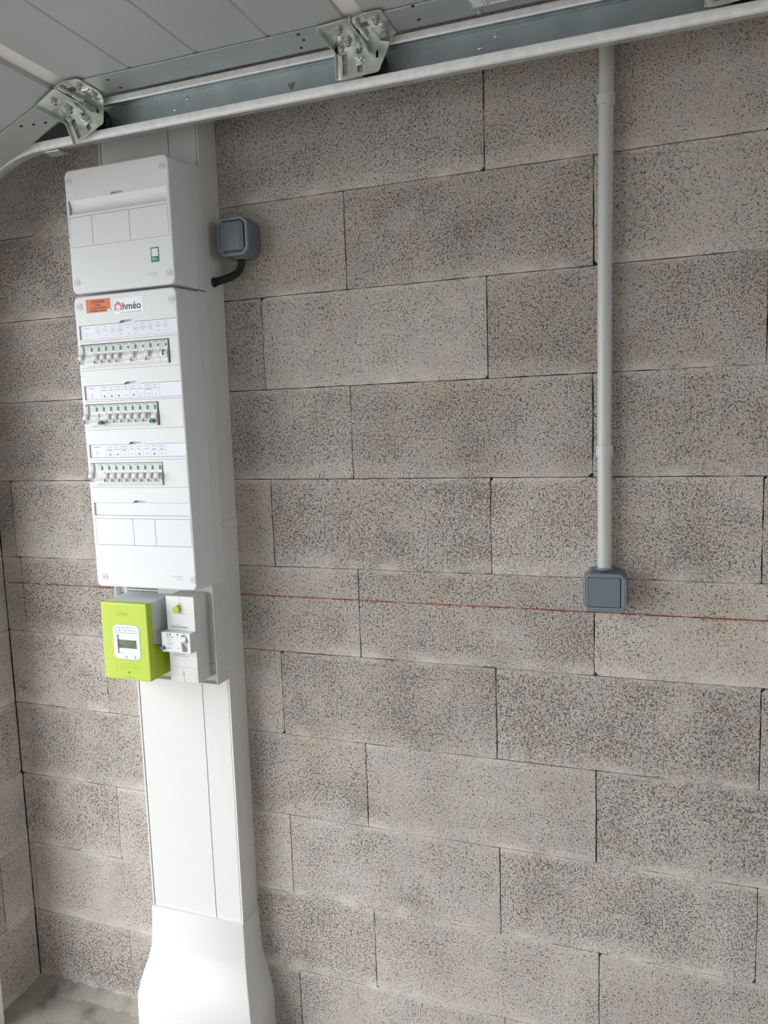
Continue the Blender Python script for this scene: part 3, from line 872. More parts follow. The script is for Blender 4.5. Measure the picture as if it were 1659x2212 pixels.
for ri, (kinds, xs, z, rn) in enumerate(((R1, -1.1347, 1.6582, 'top'), (R2, -1.1335, 1.5318, 'middle'), (R3, -1.1310, 1.4058, 'bottom'))):
    grp = 'modules in the %s breaker row' % rn
    device('rcd', xs - 2 * PW, z, 'wide white residual current device starting the %s breaker row' % rn, grp)
    nl = 0; npn = 0; nd = 0
    tot = {k: kinds.count(k) for k in set(kinds)}
    for j, k in enumerate(kinds):
        x = xs + j * PW
        if k == 'lever':
            nl += 1; lab = '%s circuit breaker with raised lever along from the residual current device, %s row' % (ORD[nl - 1], rn)
        elif k == 'down':
            nd += 1; lab = 'switched-off circuit breaker, green lever down, %s, middle row' % ('next to the residual current device' if nd == 1 else 'farthest from the residual current device')
        elif k == 'plain':
            npn += 1; lab = 'plain white module without lever, %s of three from the residual current device' % ORD[npn - 1]
        else:
            lab = 'white surge protector with black key-shaped mark closing the top breaker row'
        device(k, x, z, lab, grp)

# ------------------------------------------------------------------ mounting tray, meter, main breaker
mt = thing('mounting_board', 'shallow ivory tray on the trunking carrying the green meter and main breaker', 'mounting board', (-1.04, -0.07, 0.956))
b = MB()
PX0, PX1, PZ0, PZ1 = -1.1725, -0.9120, 0.9565, 1.1800
b.box(PX0 + 0.0026, PX1 - 0.0026, -0.1000, -0.0708, PZ0 + 0.0026, PZ1, 0.0008)
b.obj('back_plate', MT['panelwhite'], mt)
b = MB()
b.box(PX1 - 0.0026, PX1, -0.1170, -0.0705, PZ0, PZ1, 0.0007)
b.box(PX0, PX0 + 0.0026, -0.1170, -0.0705, PZ0, PZ1, 0.0007)
b.box(PX0 + 0.0026, PX1 - 0.0026, -0.1168, -0.0708, PZ0, PZ0 + 0.0026, 0.0007)
b.obj('rim', MT['panelwhite'], mt)
b = MB()
for zz in (1.1615, 1.1552):
    for i in range(7):
        x0 = -1.1507 + i * 0.0122; b.box(x0, x0 + 0.0102, -0.1012, -0.0995, zz, zz + 0.0022)
b.box(-1.1680, -1.1600, -0.1012, -0.0995, 1.1500, 1.1509)
for zz in (1.1315, 1.0000): b.lathe([(0.0013, 0), (0.0013, 0.001)], (-0.9330, -0.1010, zz), 'y', 12)
b.obj('vent_slots', MT['ink'], mt)
b = MB(); b.box(-0.9330, PX1 - 0.0026, -0.1035, -0.0995, 0.9765, 0.9785, 0.0005); b.box(-0.9240, -0.9215, -0.1060, -0.0995, 1.050, 1.066, 0.0005); b.obj('ledge', MT['panelwhite'], mt)
for (yc, zc, rr_) in ((-0.082, 1.115, 0.017), (-0.075, 1.082, 0.010), (-0.076, 1.032, 0.010), (-0.074, 1.000, 0.012), (-0.082, 0.990, 0.018)):
    b = MB()
    for k in range(20):
        if k in (3, 4, 8, 9, 14, 15): continue
        t0, t1 = 2 * math.pi * k / 20, 2 * math.pi * (k + 1) / 20
        q = [(PX1 + 0.0004, max(-0.1165, min(-0.071, yc + r3 * math.cos(t) * 0.9)), zc + r3 * math.sin(t)) for r3, t in ((rr_, t0), (rr_, t1), (rr_ - 0.0008, t1), (rr_ - 0.0008, t0))]
        if all(-0.1164 < p[1] < -0.0711 for p in q): b.quad(q)
    b.obj('knockout', MT['inklight'], mt)

lk = thing('electricity_meter', 'lime green electricity meter with small display below the tall panel', 'electricity meter', (-1.0885, -0.10, 0.980))
LX0, LX1, LZ0, LZ1, LY = -1.1490, -1.0280, 0.9800, 1.1520, -0.1950
b = MB()
b.prism([(-0.1770, LZ1 - 0.0012), (-0.1003, LZ1 + 0.0020), (-0.1003, 1.0370), (-0.1770, 1.0585)], 'x', LX0 + 0.0008, LX1 - 0.0008, 0.0015)
b.obj('housing', MT['meter'], lk)
b = MB(); b.box(LX1 - 0.0006, LX1 - 0.0002, -0.1765, -0.1010, 1.0868, 1.0874); b.box(LX1 - 0.0006, LX1 - 0.0002, -0.1268, -0.1262, 1.046, 1.0868); b.obj('housing_seam', MT['inklight'], lk)
b = MB(); b.prism([(-0.1768, 1.0578), (-0.1005, 1.0362), (-0.1005, LZ0 + 0.0035), (-0.1768, LZ0 + 0.0006)], 'x', LX0 + 0.0006, LX1 - 0.0005, 0.0012)
b.obj('terminal_cover', MT['limelow'], lk)
b = MB().slab(rrect(LX0, LX1, LZ0, LZ1, 0.0045), LY, -0.1775, 0.0028, holes=[rrect(-1.1207, -1.0500, 1.0258, 1.1043, 0.0120)], hdepth=0.004)
b.obj('front_cover', MT['lime'], lk)
b = MB().slab(rrect(-1.1203, -1.0504, 1.0262, 1.1039, 0.0116), LY - 0.0006, LY + 0.004, 0.0008, holes=[rrect(-1.1098, -1.0592, 1.0392, 1.0820, 0.001, 2)], hdepth=0.003)
bz = b.obj('bezel', MT['bezel'], lk)
b = MB().box(-1.1100, -1.0590, LY + 0.0020, LY + 0.0040, 1.0390, 1.0822); b.obj('display_frame', MT['bezel'], lk)
b = MB().box(-1.1088, -1.0596, LY + 0.0014, LY + 0.0030, 1.0512, 1.0697, 0.0003); b.obj('display', MT['lcd'], lk)
b = MB(); text_into(b, '', -1.1, 1.06, LY, 0.004)
b.box(-1.0900, -1.0700, LY + 0.0012, LY + 0.0016, 1.0545, 1.0552); b.obj('display_digits', MT['ink'], lk)
for x0, x1 in ((-1.1038, -1.0876), (-1.0808, -1.0644)):
    MB().box(x0, x1, LY - 0.0026, LY + 0.0035, 1.0294, 1.0355, 0.0009).obj('push_button', MT['bezel'], lk)
b = MB(); y = LY - 0.0008
text_into(b, 'CE', -1.0840, 1.0958, y, 0.0062, 'LEFT', 0.0001); rn = random.Random(3)
greek(b, -1.1172, -1.0860, 1.0978, 0.0017, y, rn); b.rect(-1.0740, -1.0668, 1.0958, 1.0962, y); b.rect(-1.0740, -1.0668, 1.0996, 1.1000, y); greek(b, -1.0735, -1.0672, 1.0979, 0.0014, y, rn); greek(b, -1.0655, -1.0570, 1.0979, 0.0014, y, rn)
greek(b, -1.1172, -1.1070, 1.0915, 0.0014, y, rn); b.rect(-1.1040, -1.0990, 1.0895, 1.0938, y); b.rect(-1.0955, -1.0945, 1.0895, 1.0938, y); b.rect(-1.0900, -1.0855, 1.0900, 1.0935, y); greek(b, -1.0845, -1.0570, 1.0916, 0.0015, y, rn)
greek(b, -1.1178, -1.0535, 1.0864, 0.0014, y, rn)
b.obj('bezel_print', MT['inklight'], lk)
b = MB(); text_into(b, 'Linky', -1.1090, 1.1243, LY - 0.0003, 0.0150, 'LEFT', -0.0002, 0.98)
b.obj('meter_lettering', MT['limelow'], lk)
b = MB(); y = LY - 0.0003
for z, a, c in ((1.0176, -1.1112, -1.0570), (1.0139, -1.1085, -1.0585), (1.0098, -1.1085, -1.0585), (1.0061, -1.1112, -1.0565)): greek(b, a, c, z, 0.0013, y, rn)
b.rect(-1.1158, -1.1153, 1.0000, 1.0215, y)
b.obj('instruction_print', MT['limelow'], lk)
b = MB(); b.rect(-1.0868, -1.0855, 0.9960, 0.9998, y); b.rect(-1.0868, -1.0838, 0.9960, 0.9964, y); b.rect(-1.0868, -1.0838, 0.9994, 0.9998, y)
b.quad([(-1.0843, y, 0.9960), (-1.0830, y, 0.9960), (-1.0830, y, 0.9998), (-1.0843, y, 0.9998)]); b.quad([(-1.0830, y, 0.9960), (-1.0806, y, 0.9979), (-1.0830, y, 0.9998), (-1.0830, y, 0.9979)])
b.rect(-1.0970, -1.0700, 0.9866, 0.9872, y); b.quad([(-1.0842, y, 0.9846), (-1.0822, y, 0.9869), (-1.0842, y, 0.9892), (-1.0830, y, 0.9869)])
b.obj('symbol_print', MT['limeink'], lk)

mc = thing('main_circuit_breaker', 'large white main breaker with blue test button beside the green meter', 'circuit breaker', (-0.971, -0.10, 0.971))
BX0, BX1 = -1.0065, -0.9358
b = MB()
b.prism([(-0.1003, 0.9712), (-0.1545, 0.9712), (-0.1550, 0.9717), (-0.1550, 1.0420), (-0.1003, 1.0420)], 'x', BX0, BX1, 0.0007)
b.prism([(-0.1003, 1.0420), (-0.1550, 1.0420), (-0.1550, 1.1632), (-0.1003, 1.1632)], 'x', BX0, BX1, 0.0007)
b.obj('housing', MT['cbwhite'], mc)
b = MB(); b.box(BX0 - 0.0001, BX1 + 0.0001, -0.1551, -0.1010, 1.0050, 1.0055); b.box(BX0 - 0.0001, BX1 + 0.0001, -0.1551, -0.1400, 1.1250, 1.1255); b.box(-0.9720, -0.9714, -0.1552, -0.1540, 1.1470, 1.1630)
b.box(-0.9728, -0.9722, -0.1553, -0.1540, 0.9940, 1.0010); b.quad([(-0.9716, -0.1552, 0.9875), (-0.9708, -0.1552, 0.9875), (-0.9704, -0.1552, 0.9714), (-0.9712, -0.1552, 0.9714)])
b.obj('cover_seam', MT['inklight'], mc)
b = MB()
for k in range(16):
    t0, t1 = 2 * math.pi * k / 16, 2 * math.pi * (k + 1) / 16
    b.quad([(-0.9722 + r3 * math.cos(t), -0.1553, 0.9908 + r3 * math.sin(t)) for r3, t in ((0.0030, t0), (0.0030, t1), (0.0023, t1), (0.0023, t0))])
b.lathe([(0.0011, 0), (0.0011, 0.0006)], (-0.9722, -0.1556, 0.9908), 'y', 10)
b.obj('cover_screw', MT['inklight'], mc)
NX0, NX1, NY = -1.0085, -0.9362, -0.1758
b = MB()
hole = rrect(-0.9590, -0.9434, 1.0465, 1.0848, 0.0055, 5)
b.slab(rrect(NX0, NX1, 1.0442, 1.0880, 0.0008, 2), NY, -0.154, 0.0008, holes=[hole], hdepth=0.013)
b.obj('nose', MT['cbwhite'], mc)
b = MB().box(-0.9600, -0.9425, NY + 0.0110, NY + 0.0130, 1.0455, 1.0860); b.obj('lever_recess', MT['meter'], mc)
b = MB().prism([(NY + 0.0115, 1.0840), (NY - 0.0010, 1.0800), (NY - 0.0055, 1.0715), (NY - 0.0040, 1.0690), (NY + 0.0045, 1.0640), (NY + 0.0115, 1.0480)], 'x', -0.9572, -0.9452, 0.0009)
b.obj('lever', MT['meter'], mc)
b = MB().lathe([(0.0042, 0.0), (0.0042, -0.0050), (0.0034, -0.0062), (0.0005, -0.0064)], (-1.0046, NY, 1.0535), 'y', 20)
b.obj('test_button', MT['blue'], mc, label='blue push button')
b = MB(); y = NY - 0.0003; rn = random.Random(8)
greek(b, -0.9945, -0.9850, 1.0838, 0.0040, y, rn)
b.rect(-0.9945, -0.9938, 1.0760, 1.0800, y)
text_into(b, '60 A', -0.9942, 1.0520, y, 0.0048)
b.lathe([(0.0020, 0), (0.0020, 0.0001)], (-0.9675, y, 1.0842), 'y', 12); b.rect(-0.9680, -0.9672, 1.0745, 1.0785, y); b.rect(-0.9680, -0.9664, 1.0533, 1.0560, y)
b.obj('nose_print', MT['ink'], mc)
b = MB(); greek(b, -0.9928, -0.9765, 1.0782, 0.0028, y, rn)
for z, w in ((1.0735, 0.011), (1.0708, 0.010), (1.0681, 0.008), (1.0652, 0.017), (1.0622, 0.014), (1.0598, 0.012)): greek(b, -0.9942, -0.9942 + w, z, 0.0012, y, rn)
x = -0.9978
while x < -0.9540:
    w = rn.choice((0.0004, 0.0007, 0.0010)); b.rect(x, x + w, 1.0938, 1.0970, -0.1553); x += w + rn.choice((0.0005, 0.0008))
greek(b, -0.9825, -0.9710, 1.1003, 0.0012, -0.1553, rn); greek(b, -0.9925, -0.9600, 1.0903, 0.0011, -0.1553, rn)
greek(b, -0.9960, -0.9640, 1.0338, 0.0016, -0.1553, rn); greek(b, -0.9955, -0.9560, 1.0300, 0.0011, -0.1553, rn)
b.obj('fine_print', MT['inklight'], mc)
b = MB(); b.rect(-1.0070, -0.9625, 1.0452, 1.0459, NY - 0.0003); b.obj('red_rule', MT['pink'], mc)
sl = MB().lathe([(0.0080, 0.0), (0.0083, -0.0030), (0.0080, -0.0062), (0.0066, -0.0064), (0.0062, -0.0058), (0.0004, -0.0058)], (-0.9780, -0.1556, 1.1350), 'y', 26)
so = sl.obj('lead_seal', MT['lime'], mc, label='round lime green seal hanging on a wire')
MB().lathe([(0.0062, -0.0056), (0.0062, -0.0061), (0.0004, -0.0062)], (-0.9780, -0.1556, 1.1350), 'y', 24).obj('seal_face', MT['limelow'], so)
b = MB().tube([(-0.9720, -0.1553, 1.1490), (-0.9722, -0.1585, 1.1455), (-0.9740, -0.1592, 1.1435), (-0.9765, -0.1580, 1.1425)], 0.0006, 8)
b.tube([(-0.9690, -0.1570, 1.1425), (-0.9712, -0.1605, 1.1450), (-0.9745, -0.1605, 1.1452), (-0.9770, -0.1590, 1.1430)], 0.0009, 8)
b.tube([(-0.9850, -0.157, 1.1372), (-0.9880, -0.1565, 1.1375)], 0.0006, 8)
b.obj('seal_wire', MT['lime'], so)

# ------------------------------------------------------------------ grey outlet box and corrugated conduit
ob = thing('outlet_box', 'grey flap-covered power outlet box on the wall beside the top panel', 'power outlet', (-0.85, 0, 1.884))
OX0, OX1, OZ0, OZ1, OY = -0.8875, -0.8135, 1.8825, 1.9622, -0.0570
rings = []
for y_, g_, c_ in ((-0.0008, 0.0, 0.014), (-0.030, 0.0002, 0.013), (-0.0475, 0.0008, 0.0122)):
    rings.append([(x, y_, z) for x, z in octa(OX0 + g_, OX1 - g_, OZ0 + g_, OZ1 - g_, c_)])
b = MB().loft(rings); bmesh.ops.bevel(b.bm, geom=[e for e in b.bm.edges if abs(e.verts[0].co.y - e.verts[1].co.y) > 0.005], offset=0.004, segments=3, affect='EDGES', profile=0.5)
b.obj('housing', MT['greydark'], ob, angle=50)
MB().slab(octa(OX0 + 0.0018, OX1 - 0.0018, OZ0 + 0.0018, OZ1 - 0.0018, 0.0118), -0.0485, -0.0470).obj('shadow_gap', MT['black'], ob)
b = MB().slab(octa(OX0 + 0.0006, OX1 - 0.0006, OZ0 + 0.0006, OZ1 - 0.0006, 0.0125), OY, -0.0483, 0.0012, holes=[octa(OX0 + 0.0065, OX1 - 0.0065, OZ0 + 0.0085, OZ1 - 0.0065, 0.0085)], hdepth=0.008)
b.obj('frame', MT['grey'], ob)
fx0, fx1, fz0, fz1 = OX0 + 0.0072, OX1 - 0.0100, OZ0 + 0.0092, OZ1 - 0.0080
b = MB().loft([[(x, y_, z) for x, z in octa(fx0 + g_, fx1 - g2, fz0 + g_, fz1 - g_, 0.006)] for y_, g_, g2 in ((-0.049, 0, 0), (-0.0575, 0.0005, 0.0005), (-0.0610, 0.0035, 0.0075), (-0.0614, 0.0060, 0.0100))])
b.obj('flap', MT['rock'], ob, angle=30)
MB().slab(octa(OX0 + 0.0060, OX1 - 0.0060, OZ0 + 0.0080, OZ1 - 0.0060, 0.0085), -0.0495, -0.0488).obj('recess_back', MT['black'], ob)
b = MB()
for p, q in ((0.0140, 0.0300), (0.0330, 0.0400), (0.0430, 0.0600)): b.box(OX0 + p, OX0 + q, OY - 0.0004, OY + 0.001, OZ0 + 0.0068, OZ0 + 0.0080)
b.obj('hinge_slots', MT['black'], ob)
MB().lathe([(0.0150, 0.003), (0.0150, -0.0004), (0.0115, -0.0022), (0.0085, -0.0022)], (-0.8485, -0.026, OZ0), 'z', 28).obj('grommet', MT['grey'], ob)

pts = [(-0.908, -0.040, 1.8365), (-0.900, -0.0375, 1.8385), (-0.885, -0.034, 1.8425), (-0.868, -0.030, 1.8480), (-0.856, -0.027, 1.8570), (-0.850, -0.026, 1.8685), (-0.8485, -0.026, 1.8815)]
def spline(P, n):
    return [tuple(catm(P, (len(P) - 1) * i / n)) for i in range(n + 1)]
NP = 150
sp = spline(pts, NP)
cc = thing('corrugated_conduit', 'short black corrugated conduit curving from the trunking up into the outlet box', 'conduit', (-0.88, -0.034, 1.845))
MB().tube(sp, lambda i: 0.0074 + 0.0011 * (1 if math.sin(2 * math.pi * i / 5.0) > -0.2 else -1), 20).obj('hose', MT['corr'], cc, angle=25)
MB().lathe([(0.0100, 0.0006), (0.0108, 0.0012), (0.0105, 0.0030), (0.0088, 0.0055), (0.0070, 0.0058)], (TX1, -0.0405, 1.8360), 'x', 24).obj('collar', MT['rubber'], cc)

# ------------------------------------------------------------------ conduit pipe, clips, switch
pt = thing('conduit_pipe', 'straight light grey plastic conduit pipe dropping down the wall to the switch', 'conduit pipe', (-0.0953, -0.018, 1.226))
MB().tube([(-0.0953, -0.0185, 1.2265), (-0.0957, -0.0185, 1.50), (-0.0952, -0.0185, 1.80), (-0.0926, -0.0185, 2.14), (-0.0915, -0.0185, 2.52)], 0.0132, 32).obj('pipe', MT['pipe'], pt)
def clip(x, z, label, tilt):
    t = thing('pipe_clip', label, 'pipe clip', (x, -0.0005, z), 'pipe clips holding the grey conduit')
    m = MB(); h = 0.0092
    prof_o = [(0.0159 * math.cos(a), 0.0159 * math.sin(a)) for a in [math.radians(-200 + 220 * i / 24) for i in range(25)]]
    prof_i = [(0.0136 * math.cos(a), 0.0136 * math.sin(a)) for a in [math.radians(20 - 220 * i / 24) for i in range(25)]]
    prof = [(p[0], p[1]) for p in prof_o] + prof_i
    m.prism([(x + p[0], -0.0185 + p[1]) for p in prof], 'z', z - h, z + h, 0.0005)
    m.obj('clip_band', MT['clip'], t, angle=50)
    m = MB().box(x - 0.008, x + 0.008, -0.0052, -0.0004, z - h, z + h, 0.0006); m.obj('clip_base', MT['clip'], t)
clip(-0.0934, 2.0838, 'upper grey pipe clip, close under the door track', 0.1)
clip(-0.0956, 1.4555, 'lower grey pipe clip, halfway along the conduit above the switch', 0.0)

sw = thing('light_switch', 'square blue-grey surface switch box at the foot of the conduit pipe', 'light switch', (-0.095, 0, 1.143))
SX0, SX1, SZ0, SZ1, SY = -0.1345, -0.0532, 1.1400, 1.2275, -0.0530
rings = []
for y_, g_, c_ in ((-0.0008, 0.0, 0.014), (-0.028, 0.0006, 0.0135), (-0.0445, 0.0014, 0.0125)):
    dz = (0.0 if y_ > -0.01 else 0.0)
    rings.append([(x, y_, z) for x, z in octa(SX0 + g_, SX1 - g_, SZ0 + g_ + (0.0080 if y_ < -0.04 else (0.003 if y_ < -0.02 else 0)), SZ1 - g_ - (0.002 if y_ < -0.04 else 0), c_)])
b = MB().loft(rings); bmesh.ops.bevel(b.bm, geom=[e for e in b.bm.edges if abs(e.verts[0].co.y - e.verts[1].co.y) > 0.005], offset=0.004, segments=3, affect='EDGES', profile=0.5)
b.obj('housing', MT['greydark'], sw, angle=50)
fx0, fx1, fz0, fz1 = -0.1312, -0.0535, 1.1515, 1.2238
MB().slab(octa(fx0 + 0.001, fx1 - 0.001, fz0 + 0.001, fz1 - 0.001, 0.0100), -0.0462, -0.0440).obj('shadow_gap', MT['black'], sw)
b = MB().slab(octa(fx0, fx1, fz0, fz1, 0.0105), SY, -0.0458, 0.0012, holes=[rrect(-0.1234, -0.0632, 1.1592, 1.2174, 0.0030, 3)], hdepth=0.006)
b.obj('frame', MT['grey'], sw)
b = MB()
o1 = octa(fx0 + 0.0030, fx1 - 0.0030, fz0 + 0.0030, fz1 - 0.0030, 0.0092); o2 = inset(o1, 0.0006)
for i in range(8):
    j = (i + 1) % 8; b.quad([(o1[i][0], SY - 0.0002, o1[i][1]), (o1[j][0], SY - 0.0002, o1[j][1]), (o2[j][0], SY - 0.0002, o2[j][1]), (o2[i][0], SY - 0.0002, o2[i][1])])
b.obj('frame_groove', MT['groove'], sw)
MB().box(-0.1240, -0.0626, SY + 0.0052, SY + 0.0060, 1.1586, 1.2180).obj('recess_back', MT['black'], sw)
b = MB().slab(rrect(-0.1225, -0.0646, 1.1604, 1.2166, 0.0024, 3), SY - 0.0010, SY + 0.0050, 0.0008); b.obj('rocker', MT['rock'], sw)
MB().lathe([(0.0175, 0.002), (0.0175, -0.0002), (0.0160, 0.0030), (0.0140, 0.0030)], (-0.0953, -0.0190, 1.2278), 'z', 28).obj('grommet', MT['grey'], sw)

# ------------------------------------------------------------------ garage door track
tk = thing('door_track', 'long galvanized steel door track running along the wall above the panels', 'door track', (-0.2, -0.15, 2.11))
prof = [(-0.1845, 2.1275), (-0.1870, 2.1255), (-0.1872, 2.1160), (-0.1850, 2.1115), (-0.1800, 2.1105), (-0.1660, 2.1130), (-0.1500, 2.1180), (-0.1462, 2.1260), (-0.1462, 2.1775), (-0.1476, 2.1795), (-0.1400, 2.1815), (-0.1385, 2.1880), (-0.1410, 2.1905), (-0.1780, 2.1870), (-0.1850, 2.1862), (-0.1872, 2.1842), (-0.1872, 2.1742), (-0.1850, 2.1720)]
def strip(prof, th=0.0014):
    """closed profile from an open one"""
    out = []
    n = len(prof)
    for i in range(n):
        a = Vector(prof[max(0, i - 1)]); c = Vector(prof[min(n - 1, i + 1)]); t = (c - a).normalized(); nn = Vector((-t.y, t.x))
        out.append(tuple(Vector(prof[i]) + nn * th))
    return list(prof) + out[::-1]
TR0, TR1 = -1.2212, 1.60
cp = strip(prof)
b = MB().prism(cp, 'x', TR0, TR1); b.obj('rail', MT['galv'], tk, angle=40)
# rolled lips of the rail, outdoor reflection painted in as paler steel
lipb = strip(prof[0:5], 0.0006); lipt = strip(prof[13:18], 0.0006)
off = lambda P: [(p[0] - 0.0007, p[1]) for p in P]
# curved piece of the track at the left end
def sweep(profc, path):
    rr_ = []
    for (x, z, a) in path:
        ca, sa = math.cos(a), math.sin(a)
        rr_.append([(x + (pz - 2.15) * (-sa), py, z + (pz - 2.15) * ca) for py, pz in profc])
    return rr_
path = []
for i in range(0, 26):
    a = math.radians(62 * i / 25); Rr = 0.335
    path.append((TR0 - 0.0008 - Rr * math.sin(a), 2.15 - Rr * (1 - math.cos(a)), a))
x, z, a = path[-1]
for i in range(1, 6):
    path.append((x - math.cos(a) * 0.013 * i, z - math.sin(a) * 0.013 * i, a))
MB().loft(sweep(cp, path)).obj('curved_rail', MT['galv'], tk, angle=40)
b = MB().prism(off(lipb), 'x', TR0, TR1); b.obj('lower_lip', MT['galvlip_shine'], tk, angle=40)
b = MB().prism(off(lipt), 'x', TR0, TR1); b.obj('upper_lip', MT['galvlip_shine'], tk, angle=40)
MB().loft(sweep(off(lipb), path)).obj('lower_lip', MT['galvlip_shine'], tk, angle=40)
for (x, z) in ((-0.8828, 2.1710), (-0.9122, 2.1551), (-0.2659, 2.1700), (-0.2943, 2.1561), (-1.2236, 2.1604)):
    MB().lathe([(0.0052, 0.001), (0.0052, -0.0016), (0.0040, -0.0030), (0.0022, -0.0036), (0.0020, -0.0020), (0.0003, -0.0018)], (x, -0.1455, z), 'y', 16).obj('rivet', MT['zinc'], tk)
b = MB().prism([(-0.6620, 2.1600), (-0.6470, 2.1600), (-0.6545, 2.1475)], 'y', -0.1492, -0.1470); b.obj('pressed_mark', MT['carrier'], tk, label='small dark triangle mark')
MB().box(TR0 + 0.002, TR0 + 0.040, -0.176, -0.150, 2.1068, 2.1100, 0.0008).obj('splice_plate', MT['zinc'], tk)

# ------------------------------------------------------------------ sectional garage door, open under the ceiling
gd = thing('garage_door', 'grey sectional garage door lying open overhead beside the metal track', 'garage door', (-0.5, -1.3, 2.18))
PIN = [(-1.068, 2.1725), (-0.468, 2.1725), (0.132, 2.1725), (0.732, 2.1725)]
ZD = 2.181; T = 0.040; YD0, YD1 = -2.62, -0.212
ANG = math.radians(21.9)
def rotm(pin, ang):
    return Matrix.Translation((pin[0], 0, pin[1])) @ Matrix.Rotation(-ang, 4, 'Y') @ Matrix.Translation((-pin[0], 0, -pin[1]))
def section(x0, x1, grooves):
    m = MB(); P = [(x0, ZD + 0.006), (x0 + 0.005, ZD)]
    for g_ in grooves: P += [(g_ - 0.0050, ZD), (g_ - 0.0018, ZD + 0.0018), (g_ + 0.0018, ZD + 0.0018), (g_ + 0.0050, ZD)]
    P += [(x1 - 0.005, ZD), (x1, ZD + 0.006), (x1, ZD + T), (x0, ZD + T)]
    m.prism(P, 'y', YD0, YD1); return m
def stile(x0, x1, holes):
    m = MB()
    m.box(x0 + 0.002, x1 - 0.002, -0.2790, YD1 + 0.0012, ZD - 0.0035, ZD - 0.0008, 0.0006)
    m.box(x0 + 0.002, x1 - 0.002, -0.2106, -0.1935, ZD + 0.0065, ZD + 0.0080)
    m.box(x0 + 0.002, x1 - 0.002, YD1 - 0.0005, YD1 + 0.0014, ZD - 0.0035, ZD + T)
    return m
def holesm(hs):
    m = MB()
    for (x, y) in hs: m.lathe([(0.0030, 0), (0.0030, 0.001)], (x, y, ZD - 0.0040), 'z', 12)
    return m
secs = [(-1.510, -1.088, [-1.232, -1.376], ANG, 0, [(-1.200, -0.262), (-1.183, -0.246), (-1.166, -0.230)], 'bottom door section, tilted down into the curve of the track'),
        (-1.0605, -0.4880, [-0.916, -0.773, -0.631], 0, 0, [(-0.978, -0.262), (-0.978, -0.226), (-0.578, -0.271), (-0.578, -0.2503), (-0.594, -0.2274)], 'grooved middle door section'),
        (-0.4600, 0.1120, [-0.316, -0.172, -0.030], 0, 1, [(-0.373, -0.278), (-0.376, -0.235), (0.02, -0.25)], 'door section beyond the second hinge'),
        (0.1400, 0.7120, [0.284, 0.428, 0.572], 0, 2, [], 'last door section in view')]
for (x0, x1, gr, an, pi_, hs, lab) in secs:
    mx = rotm(PIN[pi_], an) if an else Matrix.Identity(4)
    so = section(x0, x1, gr).xform(mx).obj('door_section', MT['door'], gd, angle=25, label=lab)
    stile(x0, x1, hs).xform(mx).obj('end_stile', MT['stile'], so)
    if hs: holesm(hs).xform(mx).obj('stile_holes', MT['black'], so)
for (p, an) in ((PIN[0], ANG * 0.5), (PIN[1], 0), (PIN[2], 0)):
    m = MB(); m.prism([(p[0] - 0.034, ZD + 0.0040), (p[0] + 0.014, ZD + 0.0040), (p[0] + 0.014, ZD + 0.024), (p[0] - 0.034, ZD + 0.024)], 'y', YD0, YD1 - 0.004)
    m.xform(rotm(p, an)).obj('section_joint', MT['doorrib'], gd)
m = MB().box(-0.2880, -0.2280, -0.2580, -0.2345, ZD - 0.0041, ZD - 0.0034)
st = m.obj('white_sticker', MT['sticker'], gd, label='white rating sticker on the end stile')
m = MB()
for (p, q, r_, s_) in ((-0.2865, -0.2855, -0.2565, -0.236), (-0.2675, -0.2668, -0.2565, -0.236), (-0.264, -0.232, -0.2485, -0.2475), (-0.264, -0.236, -0.2445, -0.2435), (-0.262, -0.259, -0.2405, -0.2375)):
    m.quad([(p, r_, ZD - 0.0043), (q, r_, ZD - 0.0043), (q, s_, ZD - 0.0043), (p, s_, ZD - 0.0043)])
m.obj('sticker_print', MT['ink'], st)
MB().lathe([(0.0045, 0.001), (0.0045, -0.003), (0.003, -0.005), (0.0003, -0.005)], (-0.2775, -0.2215, ZD - 0.0035), 'z', 14).obj('end_bolt', MT['bolt'], gd)

